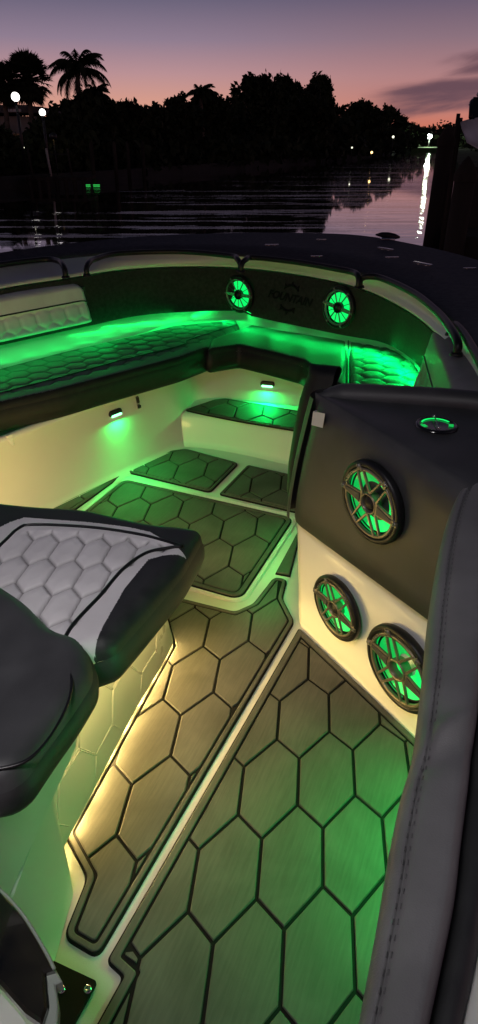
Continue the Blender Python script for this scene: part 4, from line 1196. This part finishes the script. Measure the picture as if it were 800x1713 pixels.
def palm(label, x, back, crown_y, fr_len, trunk_x=None, kind='feather'):
    p = behind(x, back, crown_y); zc = ztop(x, crown_y, p); g = .3
    t = thing('palm_tree', label, 'palm tree', (p.x, p.y, g), 'palms on the far bank')
    tx = p.x if trunk_x is None else behind(trunk_x, back, 240).x
    bm = bmesh.new(); tube(bm, catmull([(tx, p.y, g-.2), ((tx+p.x)/2+.1, p.y, g+(zc-g)*.5), (p.x, p.y, zc)], 14), [.17-.06*i/13 for i in range(14)], 8); part('trunk', bm, M['bark'], t, True)
    bm = bmesh.new()
    if kind == 'feather':
        for k in range(24):
            a = k*2.399+.3; up_ = [1.25, .95, .7, .35, .05][k % 5]
            frond(bm, (p.x, p.y, zc), a, up_, fr_len*(.9+.2*rng.random()), 1.5+.7*rng.random(), fr_len*.27)
    else:
        for k in range(130):
            a = rng.random()*6.28; up_ = rng.uniform(-1.1, 1.45)
            L = fr_len*(.55+.15*rng.random()); d = Vector((math.cos(a)*math.cos(up_), math.sin(a)*math.cos(up_), math.sin(up_)))
            o_ = Vector((p.x, p.y, zc)); e_ = o_+d*L
            tube(bm, [o_, e_], [.03, .015], 4, cap=False)
            s1 = d.cross(Vector((0, 0, 1))).normalized(); s2 = d.cross(s1).normalized()
            for m_ in range(17):
                th = R(-100+200*m_/16); dd = d*math.cos(th)+s1*math.sin(th)
                tip = e_+dd*fr_len*.48*(.8+.3*rng.random())+Vector((0, 0, -.14*fr_len*rng.random())); pv = s2*.02+d.cross(dd)*0
                wv = dd.cross(s2).normalized()*.05
                bm.faces.new([bm.verts.new(e_-wv*.3), bm.verts.new(e_+dd*fr_len*.25+wv), bm.verts.new(tip), bm.verts.new(e_+dd*fr_len*.25-wv)])
    part('fronds', bm, M['leaf'], t)
palm('tall feathery palm with arching fronds, highest on the left bank', 130, 6, 118, 1.95, 124)
palm('round headed fan palm between the feathery palm and the picture edge', 46, 8, 132, 1.25, 50, 'fan')
palm('fan palm cut by the left edge of the picture', 4, 9, 142, 1.05, 10, 'fan')
palm('small palm half hidden in the trees at left centre', 160, 4, 158, 1.0)
palm('small palm head above the trees left of the big crown', 335, 3, 158, 1.25)
palm('low palm head beside the large double crown', 345, 6, 165, 1.2, 350)
palm('small palm between the dark crown and the wispy trees', 570, 4, 186, 1.3)
specs = [
 ('bushy dark tree at the far left below the fan palms', -40, 4, 205, 60, 1500, .2, 7, 0),
 ('dense dark tree filling in behind the lamp posts', 95, 3, 192, 50, 1700, .18, 7, 3),
 ('dark bushy tree right below the feathery palm', 140, 4, 156, 42, 1900, .18, 7, 6),
 ('dark tree with knobbly top right of the feathery palm', 185, 4, 165, 34, 1700, .18, 6, 6),
 ('low dark tree in the dip of the skyline', 222, 3, 173, 34, 1500, .18, 6, 6),
 ('low pointed tree near the thin pole in the skyline', 262, 3, 178, 34, 1400, .18, 6, 8),
 ('broad dark tree rising left of the big crown', 300, 4, 163, 44, 2000, .2, 8, 6),
 ('dark tree with feathered top left of the big crown', 350, 4, 152, 40, 2000, .2, 8, 8),
 ('big round dark crown, left half of the tallest mass', 430, 5, 124, 46, 3800, .22, 9, 3),
 ('big round dark crown, right half of the tallest mass', 480, 6, 119, 44, 3800, .22, 9, 3),
 ('tall narrow dark tree right of the big crown', 536, 3, 124, 25, 2600, .24, 6, 2),
 ('dark filler tree under the tall crowns', 500, 2, 160, 60, 2400, .26, 9, 0),
 ('wispy tree with open twigs right of the tall crowns', 605, 6, 170, 34, 1700, .28, 8, 16),
 ('wispy tree sloping down toward the lit bank', 645, 6, 180, 36, 1700, .32, 8, 14),
 ('low dark tree at the end of the tree line', 680, 5, 207, 34, 1500, .34, 8, 2),
 ('far low tree near the bright floodlight', 708, 30, 213, 26, 1400, .4, 8, 0),
]
for (lab, x, bk_, top, hw, n_, sz, lo_, wi) in specs: tree(lab, x, bk_, top, hw, n_, sz, lobes=lo_, wisp=wi)
# far belt of woodland, uncountable
bm = bmesh.new()
for i in range(110):
    x = -500+i*11.5; p = behind(min(x, 705), 14+6*rng.random()); zt = ztop(x, np.interp(x, [-500, 0, 60, 240, 300, 560, 640, 720, 765], [200, 200, 195, 196, 186, 196, 205, 218, 222])+rng.uniform(-4, 5), p)
    sc = p.length/45
    leaves(bm, p.x, p.y, zt*.45, 2.4*sc, 1.4*sc, zt*.55, 260, .30*min(sc, 1.8), .9)
tag(mesh_obj('woodland', bm, M['leaf']), 'dark mass of undergrowth and woods behind the bank', 'woods', kind='stuff')
bm = bmesh.new()
for i in range(100):
    x = -420+i*11.1; p = behind(min(x, 700), 1.2+rng.random()); sc = p.length/40
    zt = ztop(min(x, 700), np.interp(x, [-420, 0, 200, 500, 700], [250, 240, 232, 232, 236])+rng.uniform(-6, 6), p)
    leaves(bm, p.x, p.y, max(.3, zt*.5), 1.3*sc, .8*sc, max(.4, zt*.55), 150, .22*min(sc, 1.8), .9)
tag(mesh_obj('shrubbery', bm, M['leaf']), 'dark shrubs along the seawall of the far bank', 'shrubs', kind='stuff')
bm = bmesh.new()
for i in range(60):
    a = i/59; x = 690+a*130; d_ = 330-a*230
    p = atd(x, 232, d_); zt = ztop(x, 214+rng.uniform(-2, 4) + (6 if x < 735 else -4), p)
    leaves(bm, p.x, p.y, zt*.5, 5*d_/200, 4, max(1, zt*.6), 120, .3*d_/150, .9)
tag(mesh_obj('far_trees', bm, M['leaf']), 'low distant tree line behind the floodlight and lifted boat', 'woods', kind='stuff')

# house behind the lamp posts
hp = behind(30, 12); hs = thing('house', 'low dark house with a flat roofline behind the fan palms', 'house', (hp.x, hp.y, .3))
zr = ztop(40, 177, hp); x0_, x1_ = behind(-120, 12).x, behind(103, 12).x
bm = bmesh.new(); box(bm, ((x0_+x1_)/2, hp.y+2.5, (zr-.5+.3)/2), (x1_-x0_-1, 4, zr-.8)); part('wall', bm, M['stucco'], hs)
bm = bmesh.new(); prism(bm, [(x0_, hp.y-.2), (x1_, hp.y-.2), (x1_, hp.y+5), (x0_, hp.y+5)], zr-.35, zr-.05, bev=.03)
prism(bm, [(x0_+.5, hp.y+.6), (x1_-.9, hp.y+.6), (x1_-.9, hp.y+4.4), (x0_+.5, hp.y+4.4)], zr-.05, zr+.06); part('roof', bm, M['roof'], hs)
bm = bmesh.new(); xm = behind(46, 12).x; box(bm, (xm, hp.y-.23, zr-.24), (1.0, .05, .14)); part('eave_board', bm, M['hullwhite'], hs)
for k in range(3):
    bm = bmesh.new(); box(bm, (x0_+1.6+k*1.9, hp.y+.47, 1.2), (.9, .06, 1.1)); part('window', bm, M['darkglass'], hs)
def lamp_post(label, x, y, back, r):
    p = behind(x, back, y); z = ztop(x, y, p)
    t = thing('lamp_post', label, 'lamp post', (p.x, p.y, .3), 'globe lamp posts on the left bank')
    bm = bmesh.new(); tube(bm, [(p.x, p.y, .2), (p.x, p.y, z-r)], [.07, .05], 10); lathe(bm, [(.05, 0), (.09, .02), (.09, .05), (.05, .07)], Matrix.Translation((p.x, p.y, z-r-.05)), 14); part('post', bm, M['blackmetal'], t, True)
    bm = bmesh.new(); bmesh.ops.create_uvsphere(bm, u_segments=24, v_segments=16, radius=r, matrix=Matrix.Translation((p.x, p.y, z))); part('globe', bm, M['globe'], t, True)
lamp_post('taller lamp post with white globe under the fan palms', 26, 162, -.6, .165)
lamp_post('shorter lamp post with white globe right of the taller one', 71, 188, -.6, .135)
# amber porch lamp low on the bank, seen in the water
p = behind(99, -.35); bmz = .55
t = thing('porch_lamp', 'small amber lamp hanging under the trees by the dock', 'lamp', (p.x, p.y, 0))
zl = ztop(99, 225, p)
bm = bmesh.new(); tube(bm, [(p.x, p.y, WATER), (p.x, p.y, zl-.1)], .03, 6); part('post', bm, M['blackmetal'], t)
bm = bmesh.new(); lathe(bm, [(.13, 0), (.09, -.10), (.001, -.12)], Matrix.Translation((p.x, p.y, zl)), 14); part('bulb', bm, M['amber'], t, True)
bm = bmesh.new(); lathe(bm, [(.001, .10), (.17, .0), (.17, -.20), (.16, -.20), (.16, 0)], Matrix.Translation((p.x, p.y, zl)), 16, a0=R(180), a1=R(360)); part('shade', bm, M['blackmetal'], t, True)
# dock with pilings
dk = behind(90, -2.2); t = thing('dock', 'low timber dock with pale rail posts on the left bank', 'dock', (dk.x, dk.y, WATER))
bm = bmesh.new(); xa, xb = behind(30, -2).x, behind(175, -2).x
prism(bm, [(xa, dk.y-.6), (xb, dk.y-.6), (xb, dk.y+1.6), (xa, dk.y+1.6)], WATER+.35, WATER+.47); part('deck_boards', bm, M['pile'], t)
for k in range(7):
    bm = bmesh.new(); xx = xa+.15+(xb-xa-.3)*k/6; tube(bm, [(xx, dk.y-.5, WATER-.6), (xx, dk.y-.5, WATER+.5)], .09, 8); part('leg', bm, M['pile'], t, True)
for x in (52, 83, 118):
    q = behind(x, -1.6, 270); bm = bmesh.new(); tube(bm, [(q.x, q.y, WATER+.4), (q.x-.08, q.y, ztop(x, 248, q))], .05, 8); part('rail_post', bm, M['stucco' if x == 83 else 'pile'], t, True)
bm = bmesh.new(); q = behind(70, -1.6); box(bm, (q.x, q.y, ztop(70, 292, q)), (.9, .1, .06)); q2 = behind(100, -1.6); box(bm, (q2.x, q2.y, ztop(100, 258, q2)), (1.0, .06, .05)); part('rail', bm, M['concrete'], t)
for i, (x, lab) in enumerate(((155, 'first'), (193, 'second'), (215, 'third'), (240, 'fourth'))):
    q = behind(x, -2.4, 270); bm = bmesh.new(); tube(bm, [(q.x, q.y, WATER-.6), (q.x, q.y, ztop(x, 238, q)-.1), (q.x, q.y, ztop(x, 236, q))], [.10, .09, .03], 10)
    tag(mesh_obj('mooring_pile', bm, M['pile'], None, True), lab+' mooring pile from the left standing in the water off the left bank', 'mooring pile', 'mooring piles off the left bank')
q = behind(152, -2.4, 311); zq = max(WATER+.03, ztop(152, 311, q)); t = thing('dock_light', 'bright green light strip along the dock edge at water level', 'dock light', tuple((q.x, q.y, zq)))
for (xa_, xb_) in ((131, 151), (158, 173)):
    a, b = behind(xa_, -2.4, 311).x, behind(xb_, -2.4, 311).x; bm = bmesh.new(); box(bm, ((a+b)/2, q.y, zq), (b-a, .05, .03)); part('light_bar', bm, M['dockgreen'], t)
# small lamps far along the bank
def small(label, x, y, dist, r, m):
    p = atd(x, y, dist); t = thing('bank_lamp', label, 'lamp', (p.x, p.y, max(.2, p.z-2)), 'small lamps far along the bank')
    bm = bmesh.new(); bmesh.ops.create_uvsphere(bm, u_segments=12, v_segments=8, radius=r, matrix=Matrix.Translation(p)); part('bulb', bm, m, t, True)
    bm = bmesh.new(); tube(bm, [(p.x, p.y, WATER+.3), (p.x, p.y, p.z-r*.9)], r*.3, 6); part('post', bm, M['blackmetal'], t)
    return p
small('tiny white lamp on the dark bank right of centre', 589, 247, 62, .07, M['smalllamp'])
small('tiny amber lamp above its orange reflection', 622, 255, 60, .09, M['amber'])
small('white lamp left of the bright floodlight', 658, 229, 90, .14, M['smalllamp'])
small('tiny lamp on the far left bank in the dark', 40, 247, 33, .03, M['smalllamp'])
fp = atd(719, 228, 150)
t = thing('floodlight', 'bright white floodlight over the lawn at the end of the canal', 'floodlight', (fp.x, fp.y, .3))
bm = bmesh.new(); bmesh.ops.create_uvsphere(bm, u_segments=14, v_segments=10, radius=.42, matrix=Matrix.Translation(fp)); part('lamp', bm, M['flood'], t, True)
bm = bmesh.new(); tube(bm, [(fp.x, fp.y, -.4), (fp.x, fp.y, fp.z-.3)], .12, 8); part('post', bm, M['blackmetal'], t)
point('floodlight_glow', fp+Vector((0, -1.0, 0)), (.8, 1, .7), 2500, .4)
bm = bmesh.new(); q = atd(690, 232.5, 135); q2 = atd(726, 232.5, 150)
prism(bm, [(q.x, q.y), (q2.x+2, q2.y-14), (q2.x+6, q2.y+25), (q.x, q.y+40)], WATER-.5, .28)
gm_ = noisy(mat('lawn', (.06, .12, .03), .9), (.05, .10, .025), (.07, .14, .035), 1, .3, 8, .03)
tag(mesh_obj('lawn', bm, gm_), kind='structure')

# ------------------------------------------------------------------ right pilings, lifted boat
def piling(label, x, ytop, dist, r, lean_=0, r2=None):
    p = atd(x, 235, dist); z = ztop(x, ytop, p)
    t = thing('piling', label, 'piling', (p.x, p.y, WATER), 'timber pilings on the right')
    bm = bmesh.new(); tube(bm, [(p.x-lean_, p.y, WATER-.6), (p.x-lean_*.3, p.y, z-1.0), (p.x, p.y, z-.0)], [r*1.15, r*1.05, r], 16); part('post', bm, M['pile'], t, True)
    bm = bmesh.new(); lathe(bm, [(r*1.12, -.06), (r*1.12, .0), (r*.5, r*1.1), (.001, r*1.6)], Matrix.Translation((p.x, p.y, z)), 16); part('cap', bm, M['pile'], t, True)
piling('nearest thick dark piling standing beside the bow', 747, 234, 8.5, .088, .05)
piling('second dark piling just right of the nearest one', 788, 292, 7.5, .10, .03)
piling('low piling far behind the nearest one', 757, 228, 16, .12)
for x, y, d_, lab in ((761, 190, 14, 'tall thin pole left of the lifted boat'), (766, 197, 14.5, 'shorter thin pole touching the lifted boat')):
    p = atd(x, 235, d_); bm = bmesh.new(); tube(bm, [(p.x, p.y, WATER), (p.x, p.y, ztop(x, y, p))], .035, 8); tag(mesh_obj('guide_pole', bm, M['pile'], None, True), lab, 'pole')
dkp = atd(800, 300, 9.5)
t = thing('boat_lift', 'dark timber boat lift and dock at the right edge', 'boat lift', (dkp.x, dkp.y, WATER))
bm = bmesh.new(); p = atd(778, 250, 7.6); q = atd(830, 250, 7)
prism(bm, [(p.x, p.y), (q.x+3, q.y-1.5), (q.x+3, q.y+4), (p.x+1.4, p.y+4.0)], .35, .55, bev=.02); part('dock_deck', bm, M['pile'], t)
bm = bmesh.new()
for k in range(9): box(bm, (p.x+.14+k*.3, p.y-.02-k*.13, -.05), (.22, .05, .85))
part('fender_boards', bm, M['pile'], t)
for dx, dy in ((0.45, .8), (1.1, 2.6), (1.6, .2), (2.2, 2.4)):
    bm = bmesh.new(); tube(bm, [(p.x+dx, p.y+dy, WATER-.5), (p.x+dx, p.y+dy, 1.15)], .12, 10); part('leg', bm, M['pile'], t, True)
for yy_ in (1.0, 2.6): bm = bmesh.new(); box(bm, (p.x+1.1+.3*yy_, p.y+yy_, .98), (2.0, .14, .2)); part('cradle_beam', bm, M['pile'], t)
# lifted boat: lofted hull seen bow first
bp0 = atd(757, 208, 10.5)
t = thing('lifted_boat', 'white motor boat with windscreen frame raised on the lift', 'boat', (bp0.x, bp0.y, 1.1))
bm = bmesh.new(); rows = []
for k in range(13):
    s = k/12; yy = bp0.y-.5+s*5.5; hw = 1.05*math.sin(min(1, s*1.6+.04)*math.pi/2)**.8
    cx_ = bp0.x+.80+s*1.95; zt_ = bp0.z+.12-.10*s; zk = 1.12+.0*s+.28*(1-min(1, s*2))
    rows.append([(cx_-hw, yy, zt_), (cx_-hw*.97, yy, zt_-.07), (cx_-hw*.85, yy, zt_-.28), (cx_, yy, zk-.15), (cx_+hw*.85, yy, zt_-.28), (cx_+hw*.97, yy, zt_-.07), (cx_+hw, yy, zt_)])
loft(bm, rows); bm.faces.new([bm.verts.new(q_) for q_ in rows[0]])
part('hull', bm, M['hullwhite'], t)
bm = bmesh.new(); loft(bm, [[(r_[0][0], r_[0][1], r_[0][2]-.01) for r_ in rows], [(r_[-1][0], r_[-1][1], r_[-1][2]-.01) for r_ in rows]]); part('deck', bm, M['hullwhite'], t)
bm = bmesh.new()
wz = bp0.z+.10; wy = bp0.y+1.2; wx = bp0.x+.50
ztp = ztop(790, 166, (wx, wy))
for xx in (wx, wx+1.6):
    tube(bm, [(xx, wy-.3, wz), (xx+.10, wy+.1, ztp-.03), (xx+.18, wy+.3, ztp), (xx+.62, wy+1.4, ztp)], .03, 8)
    tube(bm, [(xx+.35, wy-.2, wz), (xx+.15, wy+.35, ztp-.05)], .016, 6)
prism(bm, [(wx+.14, wy+.2), (wx+1.75, wy+.2), (wx+2.3, wy+1.5), (wx+.65, wy+1.5)], ztp-.04, ztp+.02, bev=.015)
part('hardtop_frame', bm, M['blackmetal'], t, True)
bm = bmesh.new(); loft(bm, [[(wx, wy-.3, wz-.02), (wx+1.6, wy-.3, wz-.02)], [(wx+.05, wy-.12, wz+.26), (wx+1.6, wy-.12, wz+.26)]]); part('windscreen', bm, M['darkglass'], t)
bm = bmesh.new(); tube(bm, [(wx+.2, wy+.15, ztp), (wx+.2, wy+.15, ztp+.06)], .015, 6); bmesh.ops.create_uvsphere(bm, u_segments=10, v_segments=8, radius=.028, matrix=Matrix.Translation((wx+.2, wy+.15, ztp+.07))); part('mast_light', bm, M['hullwhite'], t, True)

# ------------------------------------------------------------------ boat lighting
# green LED strip under the coaming
sl = thing('led_strip', 'green LED strip along the bottom edge of the dark coaming', 'strip light', tuple(coam_bot[30]))
def inward(p): v = (cen-p)*np.array([1, 1, 0]); return v/np.linalg.norm(v)
ins_ = [p+np.array([0, 0, .010])-inward(p)*.012 for p in coam_bot[2:66]]
bm = bmesh.new(); tube(bm, ins_, .003, 6); part('led_tube', bm, M['ledgreen'], sl, True)
for i in range(2, 66, 3):
    p = Vector(coam_bot[i]); q = Vector(coam_bot[i+1]); u = (q-p); inn = Vector(tuple(inward(coam_bot[i])))
    e = 1.0
    if i > 44: e = 4.0
    if i < 22: continue
    L_ = area('strip_lamp', p-inn*.012+Vector((0, 0, .002)), p+inn*.10+Vector((0, 0, -.045)), u.length*3.0, GREEN, e*.30, .010)
    zax = -(inn*.10+Vector((0, 0, -.05))).normalized(); xax = u.normalized(); xax = (xax-zax*xax.dot(zax)).normalized(); yax = zax.cross(xax)
    L_.rotation_euler = Matrix((xax, yax, zax)).transposed().to_euler()
for k in range(9):                                                   # the strip runs on under the foot of the port backrest
    f_ = k/8; q = Vector((*at(-200+360*f_, 640-95*f_+4, .565).xy, .565)); inn = Vector((.62, -.78, 0))
    L_ = area('strip_lamp', q+inn*.01, q+inn*.06+Vector((0, 0, -.05)), .14, GREEN, .07, .012)
for k in range(4, 56, 3):                                            # strip behind the port cushion washing the kick panel
    a_, b_ = Vector(rs[k]), Vector(rt_[k]); inn = (a_-b_); inn.z = 0; inn.normalize(); u = Vector(rs[k+1])-Vector(rs[k])
    p_ = a_+inn*.01+Vector((0, 0, .05)); L_ = area('strip_lamp', p_, b_*.45+a_*.55, u.length*3, GREEN, .075, .02)
    zax = -((b_*.45+a_*.55)-p_).normalized(); xax = u.normalized(); xax = (xax-zax*xax.dot(zax)).normalized(); L_.rotation_euler = Matrix((xax, zax.cross(xax), zax)).transposed().to_euler()
# warm strip at the seat base
for i in range(22, 59, 5):
    p = q_[i]; nx_ = offp(bp_, .05)[i]
    a_ = area('warm_strip', (p[0], p[1], .024), (nx_[0]+.10, nx_[1], .012), .07, WARM, 1.0, .008)
for yy_, xx_ in ((1.1, -.27), (1.35, -.20), (1.58, -.14)): area('warm_floor_fill', (xx_-.02, yy_, .36), (xx_+.10, yy_, 0), .16, WARM, .85, .03)  # added fill, no fixture: widens the strip's yellow glow on the floor
# warm lamp of the seat front lighting the port bench and the console
area('warm_courtesy_lamp', (-.72, 1.85, .33), (-1.1, 2.4, .16), .3, WARM, 3.0, .08)
area('warm_courtesy_lamp', (-.24, 1.45, .24), (.30, 1.45, .22), .45, WARM, 1.15, .12)
area('warm_courtesy_lamp', (-.2, 1.95, .33), (.05, 3.2, .2), .3, WARM, 1.9, .08)
# green floor lamps
for f_ in (0, .35, .7, 1.0):
    q = Vector((-.84, 2.52, .05))*(1-f_)+Vector((-.50, 2.92, .05))*f_
    area('green_floor_lamp', q, q+Vector((.10, -.08, -.045)), .14, GREEN, .30, .01)
for f_ in (0, .5, 1.0):
    q = Vector((.13, 1.80, .12))*(1-f_)+Vector((.20, 2.25, .12))*f_
    area('green_floor_lamp', q, q+Vector((-.1, 0.02, -.08)), .12, GREEN, .17, .01)
area('green_floor_lamp', (-.72, 1.02, .36), (-.36, .9, .0), .05, GREEN, .0)
spot('green_floor_lamp', (.52, .95, .42), (.39, .86, 0), GREEN, 25, 120, 1, .04)
# green spill on the near seat base: added fill spot, floating without a fixture
spot('green_side_fill', (.45, .75, .45), (-.36, .95, .25), (.08, 1, .25), 6.5, 75, 1, .05)
# hardtop lamp behind the camera
area('hardtop_lamp', (-.45, -.1, 2.25), (-.40, .95, .5), .4, (1, .94, .95), 4.3, .3, spread=80)
sc = bpy.context.scene
sc.render.engine = 'CYCLES'
sc.cycles.max_bounces = 6
sc.cycles.sample_clamp_indirect = 4
